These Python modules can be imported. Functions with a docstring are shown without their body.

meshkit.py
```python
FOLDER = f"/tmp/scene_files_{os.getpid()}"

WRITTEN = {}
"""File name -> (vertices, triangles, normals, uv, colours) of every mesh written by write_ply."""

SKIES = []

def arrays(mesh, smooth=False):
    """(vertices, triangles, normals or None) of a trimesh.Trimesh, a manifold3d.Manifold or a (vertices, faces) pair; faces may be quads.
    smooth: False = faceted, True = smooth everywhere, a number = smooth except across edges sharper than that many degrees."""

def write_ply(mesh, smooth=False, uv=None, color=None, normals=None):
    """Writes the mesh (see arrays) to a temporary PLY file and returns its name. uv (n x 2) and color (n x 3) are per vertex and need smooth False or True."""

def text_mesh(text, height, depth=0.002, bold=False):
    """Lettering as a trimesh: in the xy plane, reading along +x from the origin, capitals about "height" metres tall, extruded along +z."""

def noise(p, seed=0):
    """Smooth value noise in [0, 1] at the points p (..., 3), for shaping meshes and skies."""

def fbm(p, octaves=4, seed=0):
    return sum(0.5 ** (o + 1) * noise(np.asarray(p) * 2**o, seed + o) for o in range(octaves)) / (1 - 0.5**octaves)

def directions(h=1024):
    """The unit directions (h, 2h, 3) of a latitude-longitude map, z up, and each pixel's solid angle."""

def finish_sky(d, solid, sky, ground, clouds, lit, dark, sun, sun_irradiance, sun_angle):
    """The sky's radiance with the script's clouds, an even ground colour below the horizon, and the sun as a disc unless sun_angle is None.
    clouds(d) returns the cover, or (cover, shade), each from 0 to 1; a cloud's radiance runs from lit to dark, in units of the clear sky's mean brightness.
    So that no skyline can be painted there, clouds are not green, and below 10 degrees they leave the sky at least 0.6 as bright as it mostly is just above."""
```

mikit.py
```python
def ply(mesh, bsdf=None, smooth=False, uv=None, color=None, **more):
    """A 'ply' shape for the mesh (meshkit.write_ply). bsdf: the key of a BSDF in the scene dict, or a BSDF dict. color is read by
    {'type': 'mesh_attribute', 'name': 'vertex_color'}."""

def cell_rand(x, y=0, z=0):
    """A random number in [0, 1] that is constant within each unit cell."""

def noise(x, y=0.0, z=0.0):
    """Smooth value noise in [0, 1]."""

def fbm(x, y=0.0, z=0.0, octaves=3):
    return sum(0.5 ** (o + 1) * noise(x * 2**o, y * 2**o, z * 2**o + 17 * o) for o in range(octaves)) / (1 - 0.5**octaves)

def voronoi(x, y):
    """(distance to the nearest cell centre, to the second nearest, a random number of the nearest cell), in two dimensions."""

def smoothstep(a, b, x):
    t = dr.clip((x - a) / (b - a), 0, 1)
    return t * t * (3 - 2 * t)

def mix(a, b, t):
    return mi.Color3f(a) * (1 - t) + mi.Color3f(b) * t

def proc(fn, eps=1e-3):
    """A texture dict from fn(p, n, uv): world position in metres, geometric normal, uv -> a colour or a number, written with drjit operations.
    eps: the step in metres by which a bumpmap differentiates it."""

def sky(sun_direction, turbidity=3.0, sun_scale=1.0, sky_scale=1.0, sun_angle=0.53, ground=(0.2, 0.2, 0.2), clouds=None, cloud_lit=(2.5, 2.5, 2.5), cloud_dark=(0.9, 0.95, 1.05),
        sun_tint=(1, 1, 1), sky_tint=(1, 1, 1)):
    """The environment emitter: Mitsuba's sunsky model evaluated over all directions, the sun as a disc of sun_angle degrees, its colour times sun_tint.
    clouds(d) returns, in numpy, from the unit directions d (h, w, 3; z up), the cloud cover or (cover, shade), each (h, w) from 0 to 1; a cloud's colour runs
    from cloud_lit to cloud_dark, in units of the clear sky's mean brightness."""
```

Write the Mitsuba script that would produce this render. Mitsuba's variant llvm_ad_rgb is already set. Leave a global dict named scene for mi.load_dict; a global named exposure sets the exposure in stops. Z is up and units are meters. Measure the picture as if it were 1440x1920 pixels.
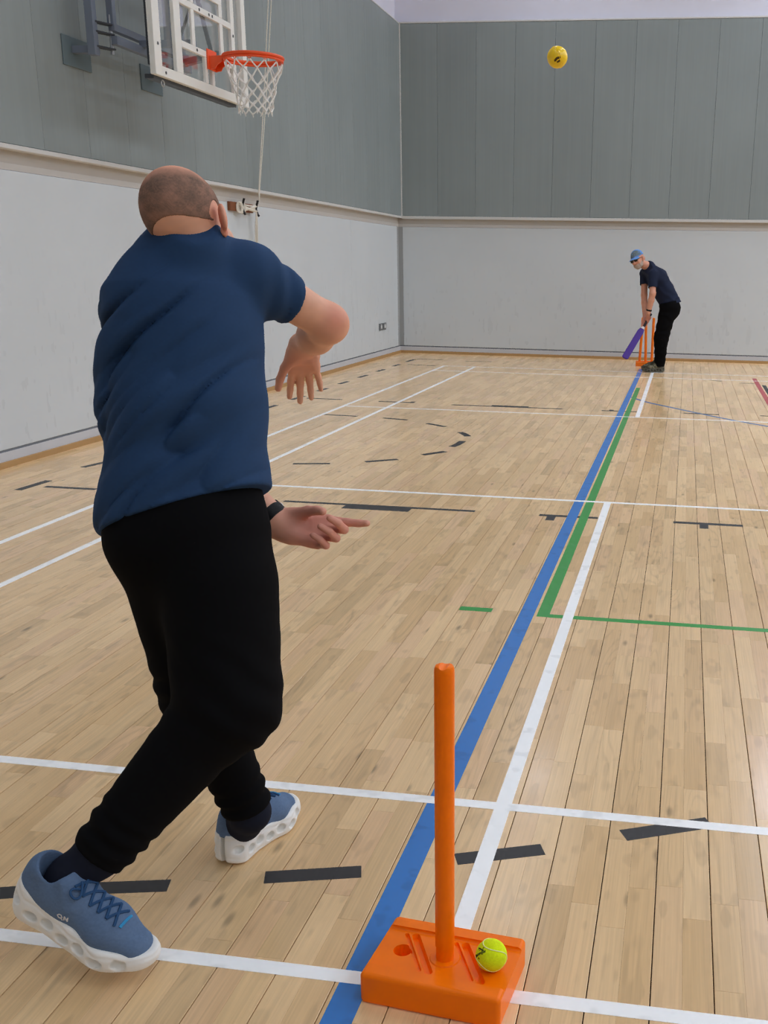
import math, random
import numpy as np, trimesh, mitsuba as mi, drjit as dr
import manifold3d as m3
from manifold3d import Manifold, CrossSection
import mikit, meshkit
from mikit import ply, proc, fbm, noise, voronoi, smoothstep, mix, cell_rand
from shapely.geometry import Polygon, LineString
T = mi.ScalarTransform4f
rng = np.random.default_rng(7)
scene, labels = {}, {}
exposure = 1.25

# ---------------------------------------------------------------- camera (a 26 mm phone picture cut from the left of its frame)
EYE = np.array([0.41376, -1.74895, 1.42714])
PITCH, YAW, ROLL, FPX = 0.28353, -0.15202, 0.01794, 1951.56
_fw = np.array([math.sin(YAW)*math.cos(PITCH), math.cos(YAW)*math.cos(PITCH), -math.sin(PITCH)])
_r = np.cross(_fw, [0, 0, 1]); _r /= np.linalg.norm(_r)
_u = np.cross(_r, _fw)
_up = -_r*math.sin(ROLL) + _u*math.cos(ROLL)
scene['camera'] = {'type': 'perspective', 'fov': 2*math.degrees(math.atan(720/FPX)), 'fov_axis': 'x', 'near_clip': 0.05, 'far_clip': 200.0,
                   'principal_point_offset_x': -(968.69-720)/1440, 'principal_point_offset_y': -(1066.93-960)/1920,
                   'to_world': T().look_at(origin=EYE.tolist(), target=(EYE+_fw).tolist(), up=_up.tolist())}

# ---------------------------------------------------------------- light: rows of ceiling lamps in the hall (built as things below)
LAMP_Z = 7.1
LAMP_ROWS = [-1.6, 2.4, 6.4, 10.4]
LAMP_YS = [-5.0, -1.0, 3.0, 7.0, 11.0, 14.3]
LAMP_POWER = {-1.6: 5.0, 2.4: 10.0, 6.4: 17.0, 10.4: 25.0}
LAMP_TINT = (0.92, 1.0, 1.13)

def lin(c):
    c = np.asarray(c, float)/255
    return np.where(c <= 0.04045, c/12.92, ((c+0.055)/1.055)**2.4).tolist()
def rgb(c): return {'type': 'rgb', 'value': lin(c)}
def mat(key, c, rough=0.6, spec=0.5, **kw):
    col = c if isinstance(c, dict) else rgb(c)
    b = {'type': 'principled', 'base_color': col, 'roughness': rough, 'specular': spec}
    b.update(kw)
    scene[key] = {'type': 'twosided', 'bsdf': b}
    return key

def plain(key): return key
def add(key, mesh, bsdf, smooth=False, **kw):
    """One entry; a key that is taken gets the next three-digit number."""
    k = fresh(key)
    scene[k] = ply(mesh, bsdf, smooth, **kw)
    return k
_next = {}
def fresh(key):
    if key not in scene and key not in _taken:
        return key
    i = _next.get(key, 1)
    while f'{key}_{i:03d}' in scene or f'{key}_{i:03d}' in _taken:
        i += 1
    _next[key] = i+1
    return f'{key}_{i:03d}'
_taken = set()
def thing(key, label, cat, group=None):
    k = fresh(key); _taken.add(k)
    labels[k] = {'label': label, 'category': cat}
    if group: labels[k]['group'] = group
    return k
def tag(k, **kw): labels.setdefault(k, {}).update(kw); return k

# ---------------------------------------------------------------- mesh helpers
def V3(*a): return np.array(a, float)
def unit(v): v = np.asarray(v, float); return v/np.linalg.norm(v)
def box(x0, x1, y0, y1, z0, z1):
    return trimesh.creation.box(bounds=[[min(x0, x1), min(y0, y1), min(z0, z1)], [max(x0, x1), max(y0, y1), max(z0, z1)]])
def bbox(x0, x1, y0, y1, z0, z1, c=0.004):
    """A box with chamfered edges (hull of three slimmer boxes)."""
    x0, x1 = sorted((x0, x1)); y0, y1 = sorted((y0, y1)); z0, z1 = sorted((z0, z1))
    pts = []
    for X, sx in ((x0, 1), (x1, -1)):
        for Y, sy in ((y0, 1), (y1, -1)):
            for Z, sz in ((z0, 1), (z1, -1)):
                pts += [[X, Y+sy*c, Z+sz*c], [X+sx*c, Y, Z+sz*c], [X+sx*c, Y+sy*c, Z]]
    return trimesh.convex.convex_hull(np.array(pts))
def beam(a, b, w, h, side=(1, 0, 0), c=0.002):
    """A bar of section w (along side) x h from a to b."""
    a, b = V3(*a), V3(*b); L = np.linalg.norm(b-a); n = (b-a)/L
    s = np.asarray(side, float); s = unit(s-n*(s@n)); t = np.cross(n, s)
    m = bbox(-w/2, w/2, -h/2, h/2, 0, L, min(c, w/4, h/4))
    M = np.eye(4); M[:3, 0], M[:3, 1], M[:3, 2], M[:3, 3] = s, t, n, a
    m.apply_transform(M); return m
def tube(pts, r, n=8, closed=False, caps=True):
    P = np.asarray(pts, float); k = len(P)
    R = np.broadcast_to(np.asarray(r, float), (k,))
    if closed: d = np.roll(P, -1, 0)-np.roll(P, 1, 0)
    else: d = np.gradient(P, axis=0)
    d /= np.linalg.norm(d, axis=1, keepdims=True)
    ref = V3(0, 0, 1) if abs(d[0] @ V3(0, 0, 1)) < 0.9 else V3(1, 0, 0)
    x = unit(np.cross(d[0], ref)); rings = []
    for i in range(k):
        x = unit(x-d[i]*(x@d[i])); y = np.cross(d[i], x)
        a = np.arange(n)*2*np.pi/n
        rings.append(P[i]+R[i]*(np.cos(a)[:, None]*x+np.sin(a)[:, None]*y))
    v = np.vstack(rings); f = []
    for i in range(k if closed else k-1):
        j = (i+1) % k
        for q in range(n):
            p = (q+1) % n
            f += [[i*n+q, i*n+p, j*n+p], [i*n+q, j*n+p, j*n+q]]
    if caps and not closed:
        v = np.vstack([v, P[:1], P[-1:]])
        for q in range(n):
            p = (q+1) % n
            f += [[k*n, p, q], [k*n+1, (k-1)*n+q, (k-1)*n+p]]
    m = trimesh.Trimesh(v, f, process=False); 
    if m.volume < 0: m.invert()
    return m
def lathe(prof, n=40):
    """Revolve (r, z) pairs about z."""
    prof = np.asarray(prof, float); a = np.arange(n)*2*np.pi/n
    v = np.stack([prof[:, None, 0]*np.cos(a), prof[:, None, 0]*np.sin(a), np.broadcast_to(prof[:, None, 1], (len(prof), n))], -1).reshape(-1, 3)
    f = []
    for i in range(len(prof)-1):
        for q in range(n):
            p = (q+1) % n
            f += [[i*n+q, i*n+p, (i+1)*n+p], [i*n+q, (i+1)*n+p, (i+1)*n+q]]
    m = trimesh.Trimesh(v, f, process=False); m.merge_vertices(); m.update_faces(m.nondegenerate_faces()); m.fix_normals()
    return m
def cat(*ms): return trimesh.util.concatenate([m for x in ms for m in (x if isinstance(x, (list, tuple)) else [x])])
def frame(o, x, y, z):
    M = np.eye(4); M[:3, 0], M[:3, 1], M[:3, 2], M[:3, 3] = x, y, z, o; return M
def man(m): return Manifold(m3.Mesh(np.asarray(m.vertices, np.float32), np.asarray(m.faces, np.uint32)))
def tri(M):
    g = M.to_mesh(); return trimesh.Trimesh(g.vert_properties[:, :3], g.tri_verts, process=False)

# signed distance shapes, meshed with surface nets: bodies, clothes and shoes
def smin(a, b, k):
    if k <= 0: return np.minimum(a, b)
    h = np.maximum(k-np.abs(a-b), 0)/k
    return np.minimum(a, b)-h*h*k*0.25
def smax(a, b, k): return -smin(-a, -b, k)
def cap(a, b, ra, rb=None):
    a, b = V3(*a), V3(*b); rb = ra if rb is None else rb; ab = b-a; L2 = ab@ab
    def f(p):
        t = np.clip(((p-a)@ab)/L2, 0, 1)
        return np.linalg.norm(p-a-t[:, None]*ab, axis=1)-(ra+(rb-ra)*t)
    return f
def ecap(a, b, A, B, side):
    """A bone from a to b of elliptic section: A = (half width along side, half depth) at a, B at b."""
    a, b = V3(*a), V3(*b); L = np.linalg.norm(b-a); n = (b-a)/L
    s = np.asarray(side, float); s = unit(s-n*(s@n)); t = np.cross(n, s)
    def f(p):
        q = p-a; z = q@n; h = np.clip(z, 0, L); e = h/L
        w, d = A[0]+(B[0]-A[0])*e, A[1]+(B[1]-A[1])*e
        m = np.minimum(w, d)
        k = np.sqrt((q@s/w)**2+(q@t/d)**2+((z-h)/m)**2)
        return (k-1)*m
    return f
def ell(c, rad, X=(1, 0, 0), Y=(0, 1, 0), Z=(0, 0, 1)):
    c, rad = V3(*c), V3(*rad); M = np.stack([X, Y, Z], 1).astype(float)
    def f(p):
        q = (p-c)@M; k0 = np.linalg.norm(q/rad, axis=1); k1 = np.linalg.norm(q/rad**2, axis=1)
        return k0*(k0-1)/np.maximum(k1, 1e-9)
    return f
def union(prims):
    """prims: [(sdf, blend radius), ...]"""
    def f(p):
        d = prims[0][0](p)
        for g, k in prims[1:]: d = smin(d, g(p), k)
        return d
    return f
def sdf_mesh(fn, lo, hi, h, smooth=3):
    B = 4
    lo, hi = np.asarray(lo, float), np.asarray(hi, float)
    nb = np.ceil((hi-lo)/(h*B)).astype(int)
    g = np.stack(np.meshgrid(*[np.arange(n) for n in nb], indexing='ij'), -1).reshape(-1, 3)
    dc = fn(lo+(g+0.5)*h*B)
    S = np.where(dc < 0, -1.0, 1.0).astype(np.float32).reshape(nb)
    vol = np.repeat(np.repeat(np.repeat(S, B, 0), B, 1), B, 2)
    act = g[np.abs(dc) < h*B*2.3]
    o = np.stack(np.meshgrid(*[np.arange(B)]*3, indexing='ij'), -1).reshape(-1, 3)
    for s in range(0, len(act), 4000):
        idx = (act[s:s+4000, None]*B+o).reshape(-1, 3)
        vol[idx[:, 0], idx[:, 1], idx[:, 2]] = fn(lo+(idx+0.5)*h)
    m = surface_nets(vol, lo+0.5*h, h)
    parts = trimesh.graph.connected_components(m.face_adjacency, nodes=np.arange(len(m.faces)), min_len=1)
    if len(parts) > 1:
        keep = np.concatenate([c for c in parts if len(c) > 60]); m.update_faces(keep)
    m.remove_unreferenced_vertices()
    if smooth:
        from scipy.sparse import coo_matrix, diags
        e = np.vstack([m.faces[:, [0, 1]], m.faces[:, [1, 2]], m.faces[:, [2, 0]]]); e = np.vstack([e, e[:, ::-1]]); n = len(m.vertices)
        A = coo_matrix((np.ones(len(e)), (e[:, 0], e[:, 1])), shape=(n, n)).tocsr(); A.data[:] = 1
        A = diags(1/np.asarray(A.sum(1)).ravel())@A; v = np.array(m.vertices); v0 = v.copy()
        for k in range(smooth):
            v = v+.5*(A@v-v); v = v-.53*(A@v-v)
        d = v-v0; L = np.linalg.norm(d, axis=1, keepdims=True)
        m.vertices = v0+d*np.minimum(1, h/np.maximum(L, 1e-9))
    return m
def surface_nets(vol, org, h):
    s = vol < 0; nx, ny, nz = vol.shape
    c = np.zeros((nx-1, ny-1, nz-1), np.int8)
    for i in (0, 1):
        for j in (0, 1):
            for k in (0, 1): c += s[i:nx-1+i, j:ny-1+j, k:nz-1+k]
    cells = np.argwhere((c > 0) & (c < 8)); n = len(cells)
    ids = np.full(c.shape, -1, np.int64); ids[tuple(cells.T)] = np.arange(n)
    acc, cnt = np.zeros((n, 3)), np.zeros(n)
    for ax in range(3):
        for i in (0, 1):
            for j in (0, 1):
                o0 = np.zeros(3, int); oth = [a for a in range(3) if a != ax]; o0[oth[0]], o0[oth[1]] = i, j
                o1 = o0.copy(); o1[ax] = 1
                a, b = vol[tuple((cells+o0).T)], vol[tuple((cells+o1).T)]
                x = (a < 0) != (b < 0); t = np.where(x, a/np.where(x, a-b, 1), 0)
                p = np.broadcast_to(o0, (n, 3)).astype(float).copy(); p[:, ax] = t
                acc[x] += p[x]; cnt[x] += 1
    v = org+h*(cells+acc/cnt[:, None]); F = []
    for ax in range(3):
        sl0 = [slice(None)]*3; sl1 = [slice(None)]*3; sl0[ax] = slice(0, -1); sl1[ax] = slice(1, None)
        A, Bm = s[tuple(sl0)], s[tuple(sl1)]
        e = np.argwhere(A != Bm); o1, o2 = [(1, 2), (2, 0), (0, 1)][ax]
        e = e[(e[:, o1] > 0) & (e[:, o2] > 0) & (e[:, o1] < vol.shape[o1]-1) & (e[:, o2] < vol.shape[o2]-1)]
        q = []
        for d1, d2 in ((1, 1), (0, 1), (0, 0), (1, 0)):
            k = e.copy(); k[:, o1] -= d1; k[:, o2] -= d2; q.append(ids[tuple(k.T)])
        q = np.stack(q, 1); flip = ~A[tuple(e.T)]
        q[flip] = q[flip][:, ::-1]; q = q[(q >= 0).all(1)]
        F += [q[:, [0, 1, 2]], q[:, [0, 2, 3]]]
    m = trimesh.Trimesh(v, np.vstack(F), process=False)
    if m.volume < 0: m.invert()
    return m

# ---------------------------------------------------------------- materials of the room
def wood_fn(p, n, uv):
    a, b = uv.x, uv.y
    base = mix(lin((205, 171, 125)), lin((221, 189, 144)), a)
    base = mix(base, mi.Color3f(lin((214, 178, 140))), smoothstep(0.72, 1.0, b)*0.6)
    base = mix(base, mi.Color3f(lin((190, 160, 118))), smoothstep(0.22, 0.0, b)*0.6)
    wx = p.x + 0.010*fbm(p.x*6+b*40, p.y*2.2, a*30, 2)
    streak = fbm(wx*260+b*90, p.y*5+a*60, 0.0, 3)
    c = fbm(wx*13+b*37, p.y*1.5+a*51, b*9, 2)*9
    ring = smoothstep(0.25, 0.5, dr.abs(c-dr.floor(c)-0.5))
    figure = smoothstep(0.35, 0.8, cell_rand(a*997, b*991))
    dark = 0.10*(streak-0.5)*2 + 0.10*ring*figure
    d1, d2, w = voronoi(p.x*6.3+b*3, p.y*1.9+a*2)
    knot = smoothstep(0.085, 0.01, d1)*smoothstep(0.84, 0.88, w)
    fleck = smoothstep(0.66, 0.80, fbm(wx*34+a*9, p.y*9+b*70, 2.0, 2))*0.22
    wear = (fbm(p.x*0.9, p.y*0.9, 3.0, 3)-0.5)*0.22
    k = dr.clip(1-dark-fleck*0.5-wear*0.6-knot*0.45, 0.2, 1.3)
    return base*k
def floor_rough(p, n, uv):
    return 0.15+0.11*fbm(p.x*3.1, p.y*3.1, 1.0, 3)+0.05*uv.x
mat('mat_wood', proc(wood_fn), {'type': 'proc', **proc(floor_rough)}, 0.5)
mat('mat_gap', (52, 36, 24), 0.9, 0.2)
def lower_wall_fn(p, n, uv):
    c = mi.Color3f(lin((203, 209, 212)))
    d = 0.07*(fbm(p.x*1.3+p.y*1.3, p.z*1.1, 5.0, 3)-0.5)
    s = smoothstep(0.70, 0.78, fbm((p.x+p.y)*7.0, p.z*2.2, 9.0, 3))*smoothstep(1.7, 0.3, p.z)*0.05
    m = smoothstep(0.74, 0.80, fbm((p.x+p.y)*23.0, p.z*9.0, 4.0, 2))*smoothstep(1.9, 0.2, p.z)*0.07
    return c*(1-d-s-m)
mat('mat_lower_wall', proc(lower_wall_fn), 0.62, 0.3)
def cladding_fn(p, n, uv):
    c = mi.Color3f(lin((137, 146, 146)))
    st = fbm((p.x+p.y)*38.0, p.z*0.7, 1.0, 3)-0.5
    bl = fbm((p.x+p.y)*1.4, p.z*1.1, 8.0, 2)-0.5
    return c*(1+0.10*st+0.10*bl+0.06*(uv.x-0.5))
mat('mat_cladding', proc(cladding_fn), 0.5, 0.4)
mat('mat_upper_wall', (216, 216, 228), 0.8, 0.2)
mat('mat_ceiling', (225, 225, 225), 0.9, 0.2)
mat('mat_batten', (186, 180, 172), 0.7, 0.3)
mat('mat_batten_pale', (196, 193, 188), 0.7, 0.3)
mat('mat_trim', (205, 205, 202), 0.4, 0.5)
mat('mat_corner_shade', (160, 163, 163), 0.7, 0.3)  # flat grey that paints the shade in the wall corner
mat('mat_groove', (110, 116, 124), 0.7, 0.3)
mat('mat_skirting', (196, 198, 202), 0.55, 0.4)
mat('mat_oak_trim', (178, 140, 92), 0.5, 0.4)
mat('mat_other_wall', (196, 196, 196), 0.8, 0.2)

# ---------------------------------------------------------------- the room
XL, YB, H = -4.25, 15.45, 7.5         # faces of the lower wall, left and back
X1, Y0 = 12.5, -7.0
CX, CY = -4.19, 15.39                 # faces of the cladding
def structure(key, mesh, m, label, **kw):
    k = add(key, mesh, m, **kw); tag(k, kind='structure', label=label); return k
structure('floor', box(-4.5, X1+.2, Y0-.2, 15.8, -0.2, -0.006), 'mat_gap', 'hardwood sports hall floor marked with white, blue, green and black court lines')
structure('ceiling', box(-4.5, X1+.2, Y0-.2, 15.8, H, H+0.2), 'mat_ceiling', 'pale ceiling of the sports hall')
structure('wall_left', box(-4.5, XL-0.03, Y0-.2, 15.8, -0.006, H), 'mat_upper_wall', 'left wall, pale grey below and grey-green cladding above')
structure('wall_back', box(XL-0.03, X1+.2, YB+0.03, 15.8, -0.006, H), 'mat_upper_wall', 'far wall, pale grey below and grey-green cladding above')
structure('wall_right', box(X1, X1+.2, Y0-.2, YB+0.03, -0.006, H), 'mat_other_wall', 'right wall of the hall')
structure('wall_front', box(XL-0.03, X1, Y0-.2, Y0, -0.006, H), 'mat_other_wall', 'end wall behind the viewer')

# lower wall: big painted panels, groove and skirting
for y0, y1 in ((Y0, -2.0), (-2.0, 3.0), (3.0, 7.99), (7.99, 12.9), (12.9, 15.33)):
    add('wall_left__lower_panel', bbox(XL-0.03, XL, y0+.002, y1-.002, 0.122, 1.998, 0.002), 'mat_lower_wall')
add('wall_left__batten', box(XL-0.03, XL-0.004, Y0, YB+.03, 2.0, 2.045), 'mat_batten_pale')
add('wall_left__batten', box(XL-0.03, XL-0.012, Y0, YB+.03, 2.045, 2.13), 'mat_batten')
add('wall_left__groove', box(XL-0.03, XL-0.003, Y0, YB, 0.106, 0.120), 'mat_groove')
add('wall_left__skirting', box(XL-0.03, XL+0.001, Y0, YB, 0.0, 0.106), 'mat_skirting')
add('wall_left__corner_shade_strip', box(XL-0.03, XL-0.006, 15.33, YB+.03, 0.122, 2.0), 'mat_corner_shade')  # corner shadow put in as a grey strip beside the last panel
for x0, x1 in ((-4.19, 5.4), (5.4, X1)):
    add('wall_back__lower_panel', bbox(x0+.002, x1-.002, YB, YB+0.03, 0.122, 1.998, 0.002), 'mat_lower_wall')
add('wall_back__batten', box(XL-.03, X1, YB+0.004, YB+0.03, 2.0, 2.045), 'mat_batten_pale')
add('wall_back__batten', box(XL-.03, X1, YB+0.012, YB+0.03, 2.045, 2.13), 'mat_batten')
add('wall_back__groove', box(XL, X1, YB+0.003, YB+0.03, 0.106, 0.120), 'mat_groove')
add('wall_back__skirting', box(XL, X1, YB-0.001, YB+0.03, 0.0, 0.106), 'mat_skirting')
add('wall_back__corner_shade_strip', box(XL-.03, -4.19, YB+0.006, YB+0.03, 0.122, 2.0), 'mat_corner_shade')  # the same painted corner shadow, continued on the far wall
structure('baseboard_left', bbox(XL+0.001, XL+0.019, Y0, YB-.02, -0.005, 0.042, 0.003), 'mat_oak_trim', 'low timber bead along the foot of the left wall')
structure('baseboard_back', bbox(XL+0.001, X1, YB-0.019, YB-0.001, -0.005, 0.042, 0.003), 'mat_oak_trim', 'low timber bead along the foot of the far wall')

# cladding: tongued boards about 0.61 m wide with fine open joints, an aluminium edge below and above
def cladding(key, axis, edges, face, depth):
    for a, b in zip(edges[:-1], edges[1:]):
        q = (a+.0012, b-.0012)
        m = bbox(face-depth, face, *q, 2.165, 4.955, 0.002) if axis == 'left' else bbox(*q, face, face+depth, 2.165, 4.955, 0.002)
        add(key+'__cladding_panel', m, 'mat_cladding', uv=np.tile(rng.random(2), (len(m.vertices), 1)))
ey = [15.385-0.61*k for k in range(37)][::-1]
cladding('wall_left', 'left', ey, CX, 0.085)
ex = [-4.185, -3.59]+[-3.59+0.6085*k for k in range(1, 27)]
cladding('wall_back', 'back', ex, CY, 0.085)
add('wall_left__trim_strip', bbox(XL-.02, CX+0.006, Y0, CY, 2.13, 2.162, 0.003), 'mat_trim')
add('wall_left__trim_strip', bbox(XL-.02, CX+0.004, Y0, CY, 4.957, 4.975, 0.003), 'mat_trim')
add('wall_back__trim_strip', bbox(CX+.006, X1, CY-0.008, YB+.02, 2.12, 2.163, 0.003), 'mat_trim')
add('wall_back__trim_strip', bbox(CX+.004, X1, CY-0.006, YB+.02, 4.957, 4.98, 0.003), 'mat_trim')
add('wall_back__trim_strip', bbox(CX-.002, CX+0.018, CY-0.008, CY+.02, 2.163, 4.957, 0.003), 'mat_trim')

# ceiling lamps: long diffusers that light the hall
mat('mat_lamp_body', (235, 235, 235), 0.5)
for i, lx in enumerate(LAMP_ROWS):
    for j, ly in enumerate(LAMP_YS):
        t = thing('ceiling_light', 'long white ceiling light above the court, out of the picture', 'ceiling light', 'rows of ceiling lights')
        add(t+'__housing', bbox(lx-.19, lx+.19, ly-.85, ly+.85, LAMP_Z+.012, LAMP_Z+.09, 0.006), 'mat_lamp_body')
        [add(t+'__cable', box(lx-.005, lx+.005, ly+s*.645-.005, ly+s*.645+.005, LAMP_Z+.09, H), 'mat_lamp_body') for s in (-1, 1)]
        k = add(t+'__diffuser', (np.array([[lx-.17, ly-.8, LAMP_Z], [lx-.17, ly+.8, LAMP_Z], [lx+.17, ly+.8, LAMP_Z], [lx+.17, ly-.8, LAMP_Z]]), np.array([[0, 1, 2], [0, 2, 3]])), 'mat_lamp_body')
        scene[k]['emitter'] = {'type': 'area', 'radiance': {'type': 'rgb', 'value': [LAMP_POWER[lx]*c for c in LAMP_TINT]}}

# ---------------------------------------------------------------- the floor: two-strip boards 129 mm wide, each strip laid of staves
W2 = 0.0645
def stave(x0, x1, y0, y1, cl, cr):
    """A stave; cl, cr: width of the worn edge on its left and right side."""
    d = 0.0007
    pr = [(x0, -.006), (x0, -d if cl else 0), (x0+cl, 0), (x1-cr, 0), (x1, -d if cr else 0), (x1, -.006)]
    v = np.array([[x, y, z] for y in (y0, y1) for x, z in pr])
    f = []
    for i in range(5): f += [[i, i+1, i+7], [i, i+7, i+6]]
    f += [[0, 5, 4], [0, 4, 1], [1, 4, 3], [1, 3, 2], [6, 10, 11], [6, 7, 10], [7, 9, 10], [7, 8, 9]]
    return v, np.array(f)[:, ::-1]
def seen(x0, x1, y0, y1):
    """Rough area in picture elements of a stave on the floor."""
    q = np.array([[x0, y0, 0], [x1, y0, 0], [x1, y1, 0], [x0, y1, 0]])-EYE
    w = q@_fw
    if w.min() < 0.3: return 0
    ri = _r*math.cos(ROLL)+_u*math.sin(ROLL)
    a = 968.69+FPX*(q@ri)/w; b = 1066.93-FPX*(q@_up)/w
    P = Polygon(np.stack([a, b], 1))
    from shapely.geometry import box as sbox
    return P.intersection(sbox(0, 0, 1440, 1920)).area
staves = []
first = 0.1685-0.129*40
for bi in range(110):
    bx = first+0.129*bi
    if bx+0.129 < XL+.02 or bx > 7.0: continue
    for s in (0, 1):
        y = -2.6-rng.random()*0.5
        while y < YB-.02:
            L = rng.uniform(0.24, 0.66); ye = min(y+L, YB-0.02)
            x0 = bx+(0.0011 if s == 0 else W2+0.00015); x1 = bx+(W2-0.00015 if s == 0 else 0.129-0.0011)
            x0 = max(x0, XL+.02)
            if x1-x0 > 0.01: staves.append((x0, x1, y+.00025, ye-.00025, 0.0011 if s == 0 else 0.0, 0.0 if s == 0 else 0.0011))
            y = ye
area = np.array([seen(*s[:4]) for s in staves])
order = np.argsort(-area); near = set(order[:300].tolist())
rv, rf, ru, at = [], [], [], 0
for i, s in enumerate(staves):
    v, f = stave(*s); uv = np.tile(rng.random(2), (len(v), 1))
    if i in near:
        add('floor__plank', (v, f), 'mat_wood', uv=uv)
    else:
        rv.append(v); rf.append(f+at); ru.append(uv); at += len(v)
k = add('floor__strip_flooring', (np.vstack(rv), np.vstack(rf)), 'mat_wood', uv=np.vstack(ru))
tag(k, kind='stuff', label='pale hardwood strip flooring laid lengthwise down the hall')

# ---------------------------------------------------------------- painted and taped lines on the floor
def line_fn(c, amount):
    base = lin(c)
    def f(p, n, uv):
        s = smoothstep(0.62, 0.80, fbm(p.x*19, p.y*19, 2.0, 3))*amount
        g = (fbm(p.x*2.3, p.y*2.3, 7.0, 2)-0.5)*amount*0.7
        return mi.Color3f(base)*(1-s-g)
    return f
mat('mat_line_white', proc(line_fn((243, 245, 245), 0.12)), 0.32, 0.5)
mat('mat_line_blue', proc(line_fn((40, 112, 186), 0.14)), 0.32, 0.5)
mat('mat_line_green', rgb((48, 142, 62)), 0.32, 0.5)
mat('mat_line_black', rgb((38, 38, 40)), 0.42, 0.5)
mat('mat_line_red', rgb((170, 60, 66)), 0.35, 0.5)
mat('mat_line_thin_blue', rgb((84, 110, 156)), 0.35, 0.5)
mat('mat_line_worn', rgb((112, 100, 84)), 0.4, 0.5)
def flat(poly, z):
    """A flat prism standing on the floor, z thick."""
    q = np.asarray(poly, float); n = len(q)
    A = np.sum(q[:, 0]*np.roll(q[:, 1], -1)-q[:, 1]*np.roll(q[:, 0], -1))
    if A < 0: q = q[::-1]
    v = np.vstack([np.c_[q, np.full(n, z)], np.c_[q, np.full(n, 0.00005)]])
    f = [[0, i, i+1] for i in range(1, n-1)]
    for i in range(n):
        j = (i+1) % n; f += [[i, n+i, n+j], [i, n+j, j]]
    return v, np.array(f)
def ribbon(pts, w, z):
    p = np.asarray(pts, float); d = np.gradient(p, axis=0); d /= np.linalg.norm(d, axis=1, keepdims=True)
    nrm = np.stack([-d[:, 1], d[:, 0]], 1)*w/2; vs, fs, at = [], [], 0
    L, R = p+nrm, p-nrm
    for i in range(len(p)-1):
        v, f = flat([L[i], L[i+1], R[i+1], R[i]], z); vs.append(v); fs.append(f+at); at += len(v)
    return np.vstack(vs), np.vstack(fs)
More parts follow.
